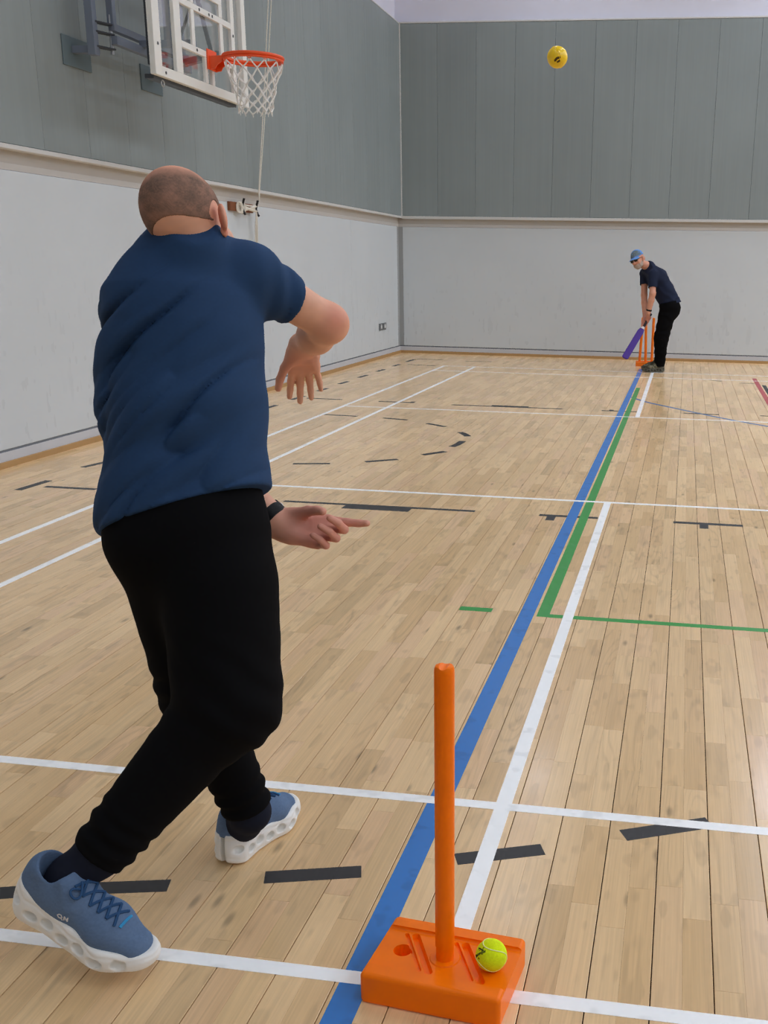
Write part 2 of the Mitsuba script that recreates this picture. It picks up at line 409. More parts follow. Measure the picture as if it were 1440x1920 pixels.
def bar_x(x0, x1, y, w, z): return flat([(x0, y-w/2), (x1, y-w/2), (x1, y+w/2), (x0, y+w/2)], z)
def bar_y(x, y0, y1, w, z): return flat([(x-w/2, y0), (x+w/2, y0), (x+w/2, y1), (x-w/2, y1)], z)
def line(name, shape, m, label=None):
    k = add('floor__'+name, shape, m)
    if label: tag(k, label=label)
ZW, ZB, ZG, ZK, ZT = 0.0008, 0.0004, 0.0005, 0.0003, 0.00055
line('white_line', bar_x(-3.05, 3.05, 0.02, 0.04, ZW), 'mat_line_white', 'nearest white line across the floor, running under the orange stump base')
line('white_line', bar_x(-3.05, 3.05, 0.78, 0.04, ZW), 'mat_line_white', 'second white line across the floor, beyond the front shoe')
line('white_line', bar_x(-3.05, 3.05, 4.70, 0.04, ZW), 'mat_line_white', 'white line across the floor beyond the open hand')
line('white_line', bar_x(-3.05, 3.05, 8.68, 0.04, ZW), 'mat_line_white', 'far white line across the floor beyond the dashed arc')
line('white_line', bar_x(-3.05, 3.05, 12.66, 0.04, ZW), 'mat_line_white')
line('white_line', bar_x(-3.05, 3.05, 13.38, 0.04, ZW), 'mat_line_white')
line('white_line', bar_y(-3.03, 0.0, 13.4, 0.04, ZW+.00005), 'mat_line_white', 'outer white side line on the left of the court')
line('white_line', bar_y(-2.57, 0.0, 13.4, 0.04, ZW+.00005), 'mat_line_white', 'inner white side line on the left of the court')
line('white_line', bar_y(0.0, 0.0, 4.68, 0.044, ZW+.0001), 'mat_line_white', 'white centre line running away from the orange stump')
line('white_line', bar_y(0.002, 8.70, 13.38, 0.044, ZW+.0001), 'mat_line_white', 'white centre line at the feet of the person with the bat')
line('blue_line', bar_y(-0.178, -2.6, 13.9, 0.062, ZB), 'mat_line_blue', 'long blue line down the length of the hall')
line('green_line', flat([(-0.133, 2.395), (-0.133, 11.35), (-0.083, 11.35), (-0.083, 2.43), (3.4, 2.45), (3.4, 2.41)], ZG) if False else bar_y(-0.108, 2.40, 11.35, 0.052, ZG), 'mat_line_green', 'green line beside the long blue line')
line('green_line', bar_x(-0.082, 3.4, 2.418, 0.042, ZG), 'mat_line_green', 'green line turning off to the right')
line('green_line', bar_x(-0.474, -0.332, 2.442, 0.05, ZG), 'mat_line_green', 'short green dash left of the blue line')
line('red_line', bar_y(1.396, 8.0, 13.0, 0.058, ZG), 'mat_line_red', 'red line near the right edge')
line('black_line', bar_y(1.468, 9.6, 12.15, 0.05, ZK), 'mat_line_black')
def dash(a, b, w, m='mat_line_black', z=ZK, name='black_dash'):
    line(name, ribbon([a, b], w, z), m)
for a, b, w in [((-1.30, .092), (-1.035, .178), .05), ((-0.93, .207), (-0.716, .262), .05), ((-.507, .335), (-.286, .402), .052), ((-.071, .498), (.137, .584), .052), ((.335, .690), (.56, .800), .055),
                ((-2.371, 5.472), (-2.112, 5.546), .05), ((-1.884, 5.679), (-1.678, 5.839), .055), ((-1.541, 6.074), (-1.405, 6.267), .06), ((-1.906, 7.709), (-1.694, 7.55), .05),
                ((-2.398, 7.946), (-2.137, 7.872), .05), ((-3.008, 8.014), (-2.669, 7.982), .046), ((-3.747, 4.978), (-3.701, 5.2), .05)]:
    dash(a, b, w)
line('black_dash', ribbon([(-1.405, 6.50), (-1.385, 6.60), (-1.378, 6.72), (-1.375, 6.80)], .06, ZK), 'mat_line_black')
line('black_dash', ribbon([(-1.385, 7.06), (-1.41, 7.12), (-1.45, 7.20), (-1.50, 7.27)], .06, ZK), 'mat_line_black')
for i, (a, b) in enumerate([(8.222, 8.546), (9.014, 9.354), (9.84, 10.135), (10.62, 10.93), (11.414, 11.756), (12.248, 12.578), (13.072, 13.38), (13.833, 14.25), (4.184, 4.504), (6.6, 6.93), (7.4, 7.73), (5.8, 6.1)]):
    dash((-3.72, a), (-3.705, b), .055)
def tee(x0, x1, y, w, bx0, bx1, by, bw, label):
    v, f = bar_x(x0, x1, y, w, ZK); v2, f2 = bar_x(bx0, bx1, by, bw, ZK)
    line('black_mark', (np.vstack([v, v2]), np.vstack([f, f2+len(v)])), 'mat_line_black', label)
tee(-1.976, -.770, 4.27, .042, -1.573, -1.156, 4.208, .09, 'long black mark with a thick middle just behind the open hand')
tee(-1.978, -.795, 9.09, .05, -1.555, -1.16, 9.135, .10, 'far long black mark with a thick middle')
tee(-.376, -.026, 4.262, .046, -.326, -.274, 4.19, .10, 'black mark with a small tab across the blue and green lines')
tee(.418, .817, 4.259, .05, .568, .618, 4.19, .10, 'black mark with a small tab right of the white centre line')
tee(-.385, -.011, 9.084, .048, -.311, -.262, 9.13, .09, 'far black mark with a tab across the blue line')
tee(.456, .816, 9.112, .05, .576, .623, 9.155, .10, 'far black mark with a tab right of the centre line')
tee(1.23, 1.62, 9.14, .05, 1.38, 1.43, 9.185, .10, 'far black mark at the right edge')
tee(-2.79, -2.408, 9.145, .05, -2.447, -2.399, 9.17, .10, 'far black mark crossing the inner white side line')
for a, b in [((-3.613, 9.18), (-3.208, 9.175)), ((-3.618, 4.323), (-3.26, 4.321)), ((-3.688, 14.34), (-3.267, 14.36)), ((-3.577, 13.39), (-3.153, 13.34))]:
    dash(a, b, .05)
for a, b in [((.779, 12.578), (.957, 12.494)), ((1.165, 12.352), (1.357, 12.312)), ((-2.88, 14.2), (-2.486, 14.3))]:
    dash(a, b, .05, 'mat_line_worn', ZK, 'worn_dash')
arc = [(-.15, 10.37), (-.06, 10.15), (.024, 9.98), (.24, 9.66), (.59, 9.18), (.96, 8.71), (1.25, 8.4), (1.6, 8.02), (2.2, 7.5)]
from scipy.interpolate import CubicSpline
aq = np.array(arc); cs = CubicSpline(aq[:, 0], aq[:, 1])
xs = np.linspace(-.15, 2.2, 40)
line('blue_arc', ribbon(np.stack([xs, cs(xs)], 1), .045, ZK), 'mat_line_thin_blue', 'thin blue curved line crossing towards the right edge')

# ---------------------------------------------------------------- basketball hoop on a swing frame against the left wall
mat('mat_frame_white', (224, 224, 218), 0.4, 0.5)
mat('mat_frame_blue', (112, 122, 138), 0.45, 0.5)
mat('mat_plate', (98, 114, 120), 0.5, 0.4)
mat('mat_dark_steel', (58, 62, 68), 0.45, 0.5)
mat('mat_chrome', (200, 202, 205), 0.25, 0.5, metallic=0.9)
mat('mat_rim', (232, 84, 34), 0.35, 0.5)
mat('mat_net', (226, 226, 222), 0.8, 0.2)
mat('mat_sticker', (70, 72, 74), 0.6)
scene['mat_glass'] = {'type': 'thindielectric', 'int_ior': 1.5}
hoop = thing('basketball_hoop', 'basketball hoop with clear backboard in a white frame, on the left wall', 'basketball hoop')
BX = -3.40
zt = 3.95
add(hoop+'__wall_plate', bbox(CX, CX+.012, 5.965, 6.34, 2.785, 2.99, .003), 'mat_plate')
add(hoop+'__wall_plate', bbox(CX, CX+.012, 7.11, 7.476, 2.785, 2.985, .003), 'mat_plate')
add(hoop+'__wall_plate', bbox(CX, CX+.012, 5.965, 6.34, 3.85, 4.05, .003), 'mat_plate')
add(hoop+'__wall_plate', bbox(CX, CX+.012, 7.11, 7.476, 3.85, 4.05, .003), 'mat_plate')
for y in (6.11, 7.29):
    for z in (2.905, 3.95):
        add(hoop+'__stub', beam((CX+.012, y, z), (-3.985, y, z), .06, .05, (0, 1, 0)), 'mat_frame_blue')
add(hoop+'__post', beam((-4.0, 6.07, 2.86), (-4.0, 6.07, 4.15), .06, .06, (0, 1, 0)), 'mat_frame_blue')
add(hoop+'__post', beam((-4.0, 7.29, 2.86), (-4.0, 7.29, 4.15), .06, .06, (0, 1, 0)), 'mat_frame_blue')
add(hoop+'__post', beam((-4.03, 6.15, 3.12), (-4.03, 6.15, 4.15), .03, .03, (0, 1, 0)), 'mat_frame_blue')
for z in (3.09, 3.025, 2.925, 3.80, 3.72):
    add(hoop+'__hinge_plate', beam((-4.0, 6.08, z), (-3.93, 6.235, z), .06, .012, (1, 0, 0)), 'mat_dark_steel')
add(hoop+'__hinge_pin', tube([(-3.935, 6.225, 2.89), (-3.935, 6.225, 3.16)], .013, 12), 'mat_chrome')
add(hoop+'__hinge_pin', tube([(-3.935, 6.225, 3.70), (-3.935, 6.225, 3.86)], .013, 12), 'mat_chrome')
add(hoop+'__gate_rail', beam((-3.92, 6.21, 3.075), (-3.92, 7.42, 3.075), .05, .05), 'mat_frame_blue')
add(hoop+'__gate_rail', beam((-3.90, 6.20, 2.985), (-3.90, 7.42, 2.985), .05, .06), 'mat_frame_blue')
add(hoop+'__gate_rail', beam((-3.92, 6.21, 3.76), (-3.92, 7.42, 3.76), .05, .05), 'mat_frame_blue')
for y in (6.24, 6.93, 7.36):
    add(hoop+'__gate_upright', beam((-3.93, y, 3.10), (-3.93, y, 3.74), .05, .05, (0, 1, 0)), 'mat_frame_blue')
for z in (3.03, 3.76):
    add(hoop+'__swing_arm', beam((-3.90, 7.36, z), (BX-.05, 7.02, z), .05, .05, (0, 0, 1)), 'mat_frame_blue')
    add(hoop+'__swing_arm', beam((-3.90, 6.6, z), (BX-.05, 6.6, z), .05, .05, (0, 0, 1)), 'mat_frame_blue')
add(hoop+'__brace', beam((BX-.06, 6.70, 3.38), (BX-.06, 6.92, 3.0), .03, .02, (1, 0, 0)), 'mat_dark_steel')
add(hoop+'__brace', beam((BX-.06, 6.66, 3.38), (BX-.06, 6.36, 3.02), .018, .014, (1, 0, 0)), 'mat_dark_steel')
add(hoop+'__brace', beam((BX-.12, 6.0, 3.30), (BX-.12, 6.0, 2.78), .035, .035, (1, 0, 0)), 'mat_dark_steel')
add(hoop+'__support_pole', tube([(BX-.16, 6.13, 2.86), (BX-.16, 6.13, zt)], .02, 14), 'mat_chrome')
bd = fresh(hoop+'__backboard'); _taken.add(bd)
def bb(name, y0, y1, z0, z1, t=.045, m='mat_frame_white', off=0.0):
    add(bd+'__'+name, bbox(BX-t+off, BX+off, y0, y1, z0, z1, .003), m)
bb('frame_bar', 5.83, 5.935, 2.692, zt); bb('frame_bar', 7.40, 7.482, 2.692, zt)
bb('frame_bar', 5.935, 7.40, 2.692, 2.76); bb('frame_bar', 5.935, 7.40, zt-.07, zt)
bb('mullion', 6.165, 6.268, 2.76, zt-.07, .03); bb('mullion', 7.182, 7.248, 2.76, zt-.07, .03)
bb('cross_bar', 6.268, 7.182, 2.945, 2.992, .028); bb('cross_bar', 6.268, 7.182, 3.243, 3.288, .028)
add(bd+'__cross_bar', bbox(BX-.028, BX-.001, 6.655, 6.70, 2.76, 2.945, .003), 'mat_frame_white')
add(bd+'__cross_bar', bbox(BX-.028, BX-.001, 6.775, 6.82, 2.76, 2.945, .003), 'mat_frame_white')
for y0, y1, z0, z1 in ((6.452, 6.505, 2.992, 3.243), (6.962, 7.02, 2.992, 3.243), (6.452, 6.505, 3.288, 3.378), (6.962, 7.02, 3.288, 3.378), (6.452, 7.02, 3.378, 3.43)):
    bb('target_line', y0, y1, z0, z1, .02)
bb('pane', 5.935, 7.40, 2.76, zt-.07, .004, 'mat_glass', -.034)
for y, z in ((6.60, 3.266), (6.77, 3.266), (6.83, 3.266), (6.52, 2.97), (5.885, 2.90), (5.98, 2.722), (7.215, 3.2)):
    add(bd+'__sticker', trimesh.creation.cylinder(.011, .003, 12, transform=trimesh.transformations.rotation_matrix(np.pi/2, [0, 1, 0])).apply_translation([BX+.001, y, z]), 'mat_sticker')
add(bd+'__underframe', beam((BX-.075, 5.87, 2.685), (BX-.075, 7.3, 2.685), .07, .03, (1, 0, 0)), 'mat_dark_steel')
a = np.linspace(0, 2*np.pi, 24, endpoint=False)
add(hoop+'__hook', tube(np.stack([np.full(24, BX-.04), 6.0+.022*np.cos(a), 2.655+.022*np.sin(a)], 1), .004, 6, True), 'mat_chrome')
RC = np.array([-3.05, 6.76, 2.955]); RR = .228
rim = fresh(hoop+'__rim'); _taken.add(rim)
a = np.linspace(0, 2*np.pi, 72, endpoint=False)
add(rim+'__ring', cat(tube(np.stack([RC[0]+RR*np.cos(a), RC[1]+RR*np.sin(a), np.full(72, RC[2])], 1), .013, 12, True),
    tube(np.stack([RC[0]+(RR-.004)*np.cos(a), RC[1]+(RR-.004)*np.sin(a), np.full(72, RC[2]-.021)], 1), .009, 8, True)), 'mat_rim')
pl = [bbox(BX, BX+.012, 6.68, 6.845, 2.865, 3.012, .003), bbox(BX+.01, RC[0]-RR+.03, 6.70, 6.825, 2.945, 2.965, .003)]
for y in (6.70, 6.813):
    g = trimesh.creation.extrude_polygon(Polygon([(0, 0), (.115, 0), (.105, -.03), (.06, -.06), (.045, -.085), (0, -.09)]), .012)
    g.apply_transform(frame([BX+.01, y+.012, 2.955], [1, 0, 0], [0, 0, 1], [0, -1, 0])); pl.append(g)
add(rim+'__bracket', cat(pl), 'mat_rim')
for i in range(12):
    b = i*np.pi/6+.26; q = np.linspace(0, np.pi, 9); o = RC+[RR*np.cos(b), RR*np.sin(b), -.026]
    t_ = V3(-np.sin(b), np.cos(b), 0)
    add(rim+'__net_hook', tube([o+t_*.014*np.cos(s)+V3(0, 0, -.014*np.sin(s)) for s in q], .0028, 6), 'mat_rim')
nr = np.random.default_rng(3); segs = []
rows = [(.222, -.038), (.205, -.105), (.182, -.17), (.160, -.225), (.148, -.275), (.138, -.32), (.133, -.36), (.128, -.395)]
def nd(i, k):
    b = (i+0.5*(k % 2))*np.pi/6+.26; r0, z0 = rows[k]; j = nr.normal(0, .004, 3) if k else np.zeros(3)
    return RC+[r0*np.cos(b), r0*np.sin(b), z0]+j
N = [[nd(i, k) for i in range(12)] for k in range(len(rows))]
for k in range(len(rows)-1):
    for i in range(12):
        for o in ((0, -1) if k % 2 == 0 else (0, 1)):
            p, q = N[k][i], N[k+1][(i+o) % 12]
            segs.append(tube([p, (p+q)/2+nr.normal(0, .003, 3), q], [.0062, .0052, .0062], 6))
for i in range(12):
    p = N[-1][i]; segs.append(tube([p, p+[nr.normal(0, .006), nr.normal(0, .006), -.022]], [.005, .003], 6))
k = add(hoop+'__net', cat(segs), 'mat_net'); tag(k, label='white knotted cord net', kind='stuff')

# ---------------------------------------------------------------- ropes down to the cleat on the left wall
mat('mat_rope', (222, 218, 206), 0.85, 0.2)
mat('mat_cleat_wood', (124, 72, 40), 0.5, 0.4)
mat('mat_black_iron', (20, 20, 22), 0.5, 0.4)
cl = thing('rope_cleat', 'brown timber block with two black iron hooks wound with white rope, on the left wall', 'rope cleat')
add(cl+'__block', bbox(XL, XL+.035, 8.84, 9.42, 1.918, 2.005, .004), 'mat_cleat_wood')
for y in (9.04, 9.40):
    add(cl+'__hook', tube([(XL+.10, y, 2.045), (XL+.085, y, 2.0), (XL+.075, y, 1.96), (XL+.085, y+.01, 1.91), (XL+.10, y+.015, 1.885)], .011, 10), 'mat_black_iron')
    add(cl+'__hook_stem', tube([(XL+.03, y, 1.955), (XL+.08, y, 1.955)], .013, 10), 'mat_black_iron')
rp = thing('hoisting_rope', 'pair of thin white ropes hanging down to the cleat on the left wall', 'rope')
for dy, top in ((0.0, (-3.98, 9.52, 4.0)), (.05, (-3.98, 9.60, 4.0))):
    A, B = V3(*top), V3(XL+.11, 9.415, 2.03)
    e = A+(A-B)*1.75
    add(rp+'__strand', tube([e, A, (A*.6+B*.4)+V3(.0, dy*.4, 0), B+V3(0, dy*.4, .12), B], .006, 8), 'mat_rope')
wr = []
wn = np.random.default_rng(5)
for s in range(11):
    y0, y1 = 9.03+wn.normal(0, .008), 9.41+wn.normal(0, .012)
    z0, z1 = 1.955+wn.uniform(-.045, .045), 1.955+wn.uniform(-.045, .045)
    x0 = XL+.045+wn.uniform(0, .04)
    wr.append(tube([(x0, y0-.02, z0), (x0+.01, (y0+y1)/2, (z0+z1)/2+wn.normal(0, .006)), (x0, y1+.02, z1)], .0085, 8))
for s in range(4):
    a = np.linspace(0, 2*np.pi, 22, endpoint=False)
    wr.append(tube(np.stack([XL+.062+.03*np.cos(a)*.6+.004*s, 8.99+.022*s+.022*np.cos(a), 1.955+.05*np.sin(a)], 1), .0085, 8, True))
add(rp+'__winding', cat(wr), 'mat_rope')
for j, (ye, ze, x) in enumerate(((9.43, 1.44, XL+.05), (9.49, 1.38, XL+.06), (9.46, 1.52, XL+.04))):
    add(rp+'__loose_end', tube([(XL+.08, 9.40, 1.95), (x+.02, 9.38+.02*j, 1.80), (x, 9.40+.03*j, 1.62), (x, ye, ze)], .0075, 8), 'mat_rope')

# double socket low on the left wall
mat('mat_socket', (104, 108, 110), 0.5, 0.4)
mat('mat_socket_mark', (212, 214, 214), 0.5, 0.4)
so = thing('wall_socket', 'small grey double wall plate low on the left wall near the far corner', 'wall socket')
for y0 in (14.20, 14.40):
    k = fresh(so+'__plate'); add(so+'__plate', bbox(XL, XL+.014, y0, y0+.17, .425, .53, .003), 'mat_socket')
    add(k+'__rocker', cat(bbox(XL+.014, XL+.022, y0+.05, y0+.12, .45, .50, .003), bbox(XL+.014, XL+.02, y0+.07, y0+.11, .503, .518, .002)), 'mat_socket_mark')

# ---------------------------------------------------------------- orange plastic stumps
def plastic_fn(c):
    b = lin(c)
    def f(p, n, uv): return mi.Color3f(b)*(1+0.10*(fbm(p.x*26, p.y*26, p.z*26, 2)-0.5))
    return f
mat('mat_orange', proc(plastic_fn((246, 116, 0))), 0.32, 0.2)
mat('mat_orange_far', rgb((244, 120, 10)), 0.35, 0.5)
def sphere_hull(x, y, z, r, n=20):
    """Rounded box of half sizes x, y from z[0] to z[1]."""
    S = Manifold.sphere(r, n)
    return Manifold.batch_hull([S.translate([sx*(x-r), sy*(y-r), zz]) for sx in (-1, 1) for sy in (-1, 1) for zz in (z[0]+r, z[1]-r)])
def stump_base(w, d, h, holes, full=True):
    B = sphere_hull(w/2, d/2, (0, h), .010, 24)
    B = B.trim_by_plane([0, 0, 1], 0.0015).translate([0, 0, -0.0015])
    if full:
        rec = sphere_hull(w/2+.02, d/2-.036, (h-.009, h+.03), .005, 16)
        B = B-rec
        for x0 in (-.058, .052):
            g = Manifold.batch_hull([Manifold.cylinder(.02, 0.005, .0115, 16).translate([x, y, h-.020]) for x, y in ((x0-.024, .052), (x0+.040, -.050))])
            B = B-g
            g = Manifold.batch_hull([Manifold.cylinder(.02, .003, .008, 16).translate([x, y, h-.0155]) for x, y in ((x0-.044, .052), (x0+.020, -.050))])
            B = B-g
        B = B+Manifold.batch_hull([Manifold.cylinder(.006, .034, .030, 40).translate([0, 0, h-.0125])])
    for x in holes:
        B = B-Manifold.cylinder(.06, .0195, .0195, 40).translate([x, 0, h-.045])
    return tri(B)
def stump_mesh(r, h):
    prof = [(0, 0), (r*.93, 0), (r*.93, .030), (r*1.0, .033), (r, h-.014), (r*.97, h-.007), (r*.86, h-.002), (r*.6, h), (0, h)]
    s = man(lathe(prof, 48))-Manifold.cylinder(.2, .011, .011, 24, True).rotate([90, 0, 0]).translate([0, 0, h+.0065])
    return tri(s)
S0 = np.array([.006, .036, 0.0]); ROT = math.radians(-6)
M = trimesh.transformations.rotation_matrix(ROT, [0, 0, 1]); M[:3, 3] = S0
st = thing('cricket_stump', 'single orange plastic stump standing in a low orange base in the foreground', 'cricket stump')
BH = .070
add(st+'__base', stump_base(.292, .205, BH, (-.092,)).apply_transform(M), 'mat_orange', 30)
SH = .645
add(st+'__stump', stump_mesh(.0196, SH).apply_transform(trimesh.transformations.translation_matrix(S0+[.0, 0, BH-.010])), 'mat_orange', 30)

wk = thing('cricket_wicket', 'three orange plastic stumps in an orange base behind the person with the bat', 'wicket')
F0 = V3(-.140, 14.41, 0); MF = trimesh.transformations.rotation_matrix(math.radians(3), [0, 0, 1]); MF[:3, 3] = F0
add(wk+'__base', stump_base(.295, .20, .068, ()).apply_transform(MF), 'mat_orange_far', 30)
for x, lean in ((-.092, .032), (0, -.038), (.092, -.002)):
    s = stump_mesh(.0196, .66); s.apply_transform(trimesh.transformations.rotation_matrix(lean, [0, 1, 0])); s.apply_translation([x, 0, .055]); s.apply_transform(MF)
    add(wk+'__stump', s, 'mat_orange_far', 30)

# ---------------------------------------------------------------- balls
def felt_fn(p, n, uv):
    b = mi.Color3f(lin((206, 226, 22)))
    return b*(1+0.25*(fbm(p.x*420, p.y*420, p.z*420, 2)-0.5)+0.12*(fbm(p.x*60, p.y*60, p.z*60, 2)-.5))
mat('mat_felt', proc(felt_fn), 0.9, 0.15, sheen=0.6)
mat('mat_seam', (218, 228, 150), 0.7, 0.2)
mat('mat_print', (26, 34, 22), 0.7, 0.2)
def seam_curve(R, n=220):
    t = np.linspace(0, 2*np.pi, n, endpoint=False); A = .44*np.pi/1.8
    a, b = np.pi/2-(np.pi/2-A)*np.cos(t), t/2*2
    v = np.stack([np.sin(a)*np.cos(t/1+A*np.sin(2*t)), np.sin(a)*np.sin(t+A*np.sin(2*t)), np.cos(a)], 1)
    A_, B_ = .75, .25; C_ = 2*math.sqrt(A_*B_)
    v = np.stack([A_*np.cos(t)+B_*np.cos(3*t), A_*np.sin(t)-B_*np.sin(3*t), C_*np.sin(2*t)], 1)
    return v/np.linalg.norm(v, axis=1, keepdims=True)*R
def ball_frame(c, to, up):
    z = unit(to); x = unit(np.cross(up, z)); return frame(c, x, np.cross(z, x), z)
def on_sphere(m, R, cen, up, scale=1.0):
    """Wraps a flat print (in xy, metres) onto a ball of radius R about the origin, centred on direction cen."""
    F = ball_frame([0, 0, 0], cen, up)[:3, :3]; v = np.asarray(m.vertices, float)*scale
    a, b = v[:, 0]/R, v[:, 1]/R
    d = np.stack([np.sin(a)*np.cos(b), np.sin(b), np.cos(a)*np.cos(b)], 1)
    rr = R+np.clip(v[:, 2], 0, .0004)
    return trimesh.Trimesh((d*rr[:, None])@F.T, m.faces, process=False)
def dense(m, e=.0012):
    v, f = trimesh.remesh.subdivide_to_size(m.vertices, m.faces, e, max_iter=12); return trimesh.Trimesh(v, f, process=False)
def extr(g): return cat(*[trimesh.creation.extrude_polygon(q, 1.0) for q in getattr(g, 'geoms', [g])])
BC = [0.1049, 0.0221, 0.0907]; BR = .0318
tb = thing('tennis_ball', 'fuzzy yellow-green tennis ball resting on the orange stump base', 'tennis ball')
nB = trimesh.creation.icosphere(5, BR)
nB.vertices *= (1+.006*(meshkit.noise(np.asarray(nB.vertices)*900)-.5)[:, None])
TOP = S0[2]+BH-.009
BC = np.array([BC[0], BC[1], TOP+BR-.001])
add(tb+'__felt', nB.apply_translation(BC), 'mat_felt', True)
ri = _r*math.cos(ROLL)+_u*math.sin(ROLL)
sm = seam_curve(BR*.997); q = frame(BC, unit(ri*.75+_up*.65+_fw*.2), [0, 0, 0], [0, 0, 0])
vw = unit(EYE-BC); vx = unit(ri-vw*(ri@vw)); vy = np.cross(vw, vx)
SM = np.array([[-0.5839, 0.0383, 0.8109], [-0.1881, 0.9653, -0.181], [-0.7898, -0.2582, -0.5564]])
add(tb+'__seam', tube(sm@SM.T@np.stack([vx, vy, vw]), .0013, 8, True).apply_translation(BC), 'mat_seam', 40)
from shapely.ops import unary_union
cat_shape = unary_union([LineString([(-8, 7), (-3, 5.5), (0, 3), (3, 0), (6, -2), (9, -2)]).buffer(1.5), LineString([(-4, 6), (-9, 4)]).buffer(.9), LineString([(0, 3), (-5, 0)]).buffer(.9),
    LineString([(5, -1), (7, 4), (10, 5)]).buffer(.9), LineString([(6, -2), (3, -5), (6, -7)]).buffer(.9), LineString([(-8, 7), (-10, 8.5)]).buffer(1.1)]).buffer(-.2)
lg = extr(cat_shape); lg.vertices *= [.00072, .00072, .0005]
ldir = unit(vw*.68-vx*.70+vy*.16); lup = unit(vy*.92-vx*.25)
pr = [on_sphere(dense(lg), BR, unit(ldir+_up*.16), lup)]
tx = meshkit.text_mesh('Slazenger', .0052, .0006, True); tx.apply_translation([-tx.bounds[:, 0].mean(), 0, 0]); 
pr.append(on_sphere(dense(tx), BR, unit(ldir-_up*.17), unit(lup-ri*.25)))
tx = meshkit.text_mesh('4', .0048, .0006, True); tx.apply_translation([-tx.bounds[:, 0].mean(), 0, 0])
pr.append(on_sphere(dense(tx), BR, unit(ldir-_up*.42), unit(lup-ri*.25)))
add(tb+'__print', cat(pr).apply_translation(BC), 'mat_print')

mat('mat_ball_yellow', (246, 206, 8), 0.28, 0.5, clearcoat=0.6, clearcoat_gloss=0.9)
mat('mat_ball_print', (84, 58, 10), 0.5, 0.3)
FC = [-0.0716, 2.1303, 2.1141]; FR = .0350
fb = thing('flying_ball', 'smooth yellow ball in mid air high against the grey cladding', 'ball')
add(fb+'__shell', trimesh.creation.icosphere(5, FR).apply_translation(FC), 'mat_ball_yellow', True)
zax = unit(-_fw*.6-ri*.75+_up*.1); xax = unit(np.cross(_up, zax)); yax = np.cross(zax, xax)
t = np.linspace(0, 2*np.pi, 120, endpoint=False)
for o in (-.0022, .0022):
    add(fb+'__seam', tube(np.stack([np.cos(t)*math.sqrt(FR**2-o*o), np.sin(t)*math.sqrt(FR**2-o*o), np.full(120, o)], 1)@np.stack([unit(-_fw*.75-ri*.25+_up*.55), unit(np.cross(unit(ri*.85+_up*.45), unit(-_fw*.75-ri*.25+_up*.55))), unit(ri*.85+_up*.45-_fw*.1)]), .0011, 8, True).apply_translation(FC), 'mat_ball_yellow', 40)
tx = extr(unary_union([LineString([(-6, -3), (-2, 2), (5, 4)]).buffer(2.6), LineString([(0, -6), (5, -3)]).buffer(2.2)])); tx.vertices *= [.0014, .0014, .0005]
add(fb+'__print', on_sphere(dense(tx, .002), FR, unit(unit(EYE-FC)-_up*.22+ri*.04), _up).apply_translation(FC), 'mat_ball_print')

# ---------------------------------------------------------------- people
RI = _r*math.cos(ROLL)+_u*math.sin(ROLL)      # world directions used to set the poses: rightwards, upwards and away for someone standing at the stumps
UP, FW = _up, _fw
def orth(z, y):
    z = unit(z); y = unit(np.asarray(y)-z*(z@np.asarray(y))); return np.cross(y, z), y, z
def hand(w, f, n, right, curls, thumb, s=1.0, spread=(0.10, 0.03, -0.04, -0.12), root=None):
    """Prims of a hand: w wrist, f towards the fingers, n the way the palm faces; curls in degrees, one triple per finger from index to little finger;
    thumb = (out, over, bend)."""
    f = unit(f); n = unit(np.asarray(n)-f*(f@np.asarray(n))); t = np.cross(f, n)*(1 if right else -1)     # t: towards the thumb
    P = []; w = np.asarray(w, float)
    bases = [(.030, .096), (.010, .098), (-.010, .093), (-.029, .086)]
    segs = [(.043, .026, .021), (.048, .030, .022), (.044, .027, .022), (.034, .020, .019)]
    rad = [.0092, .0095, .0090, .0080]
    mc = [(.018, .018), (.006, .018), (-.007, .017), (-.019, .016)]
    for i in range(4):
        b = w+s*(t*bases[i][0]+f*bases[i][1]); a = w+s*(t*mc[i][0]+f*mc[i][1])
        P.append((cap(a, b, .0150*s, .0118*s), .012*s))
        d = unit(f+t*spread[i]); p = b; ang = 0
        for k in range(3):
            ang += math.radians(curls[i][k])
            dd = d*math.cos(ang)+n*math.sin(ang)
            q = p+dd*segs[i][k]*s
            r0, r1 = rad[i]*(1.08-.09*k)*s, rad[i]*(1.0-.10*k)*s
            P.append((cap(p, q, r0, r1), .004*s if k else .006*s)); p = q
    out, over, bend = thumb
    b = w+s*(t*.022+f*.022+n*.008); d1 = unit(f*.62+t*out+n*over)
    p1 = b+d1*.046*s; d2 = unit(d1*math.cos(bend)+unit(f*.6+n*.8-t*.5)*math.sin(bend)); p2 = p1+d2*.034*s; d3 = unit(d2*math.cos(bend)+unit(f*.5+n*.8-t*.6)*math.sin(bend)); p3 = p2+d3*.026*s
    P += [(cap(b, p1, .0165*s, .0120*s), .012*s), (cap(p1, p2, .0112*s, .0102*s), .004*s), (cap(p2, p3, .0102*s, .0085*s), .003*s)]
    P += [(cap(w+s*(-t*.020+f*.03+n*.006), w+s*(-t*.026+f*.070+n*.004), .013*s, .012*s), .010*s)]
    P += [(ecap(w-f*.02*s, w+f*.025*s, (.030*s, .020*s), (.033*s, .019*s), t), .02*s)]
    return P
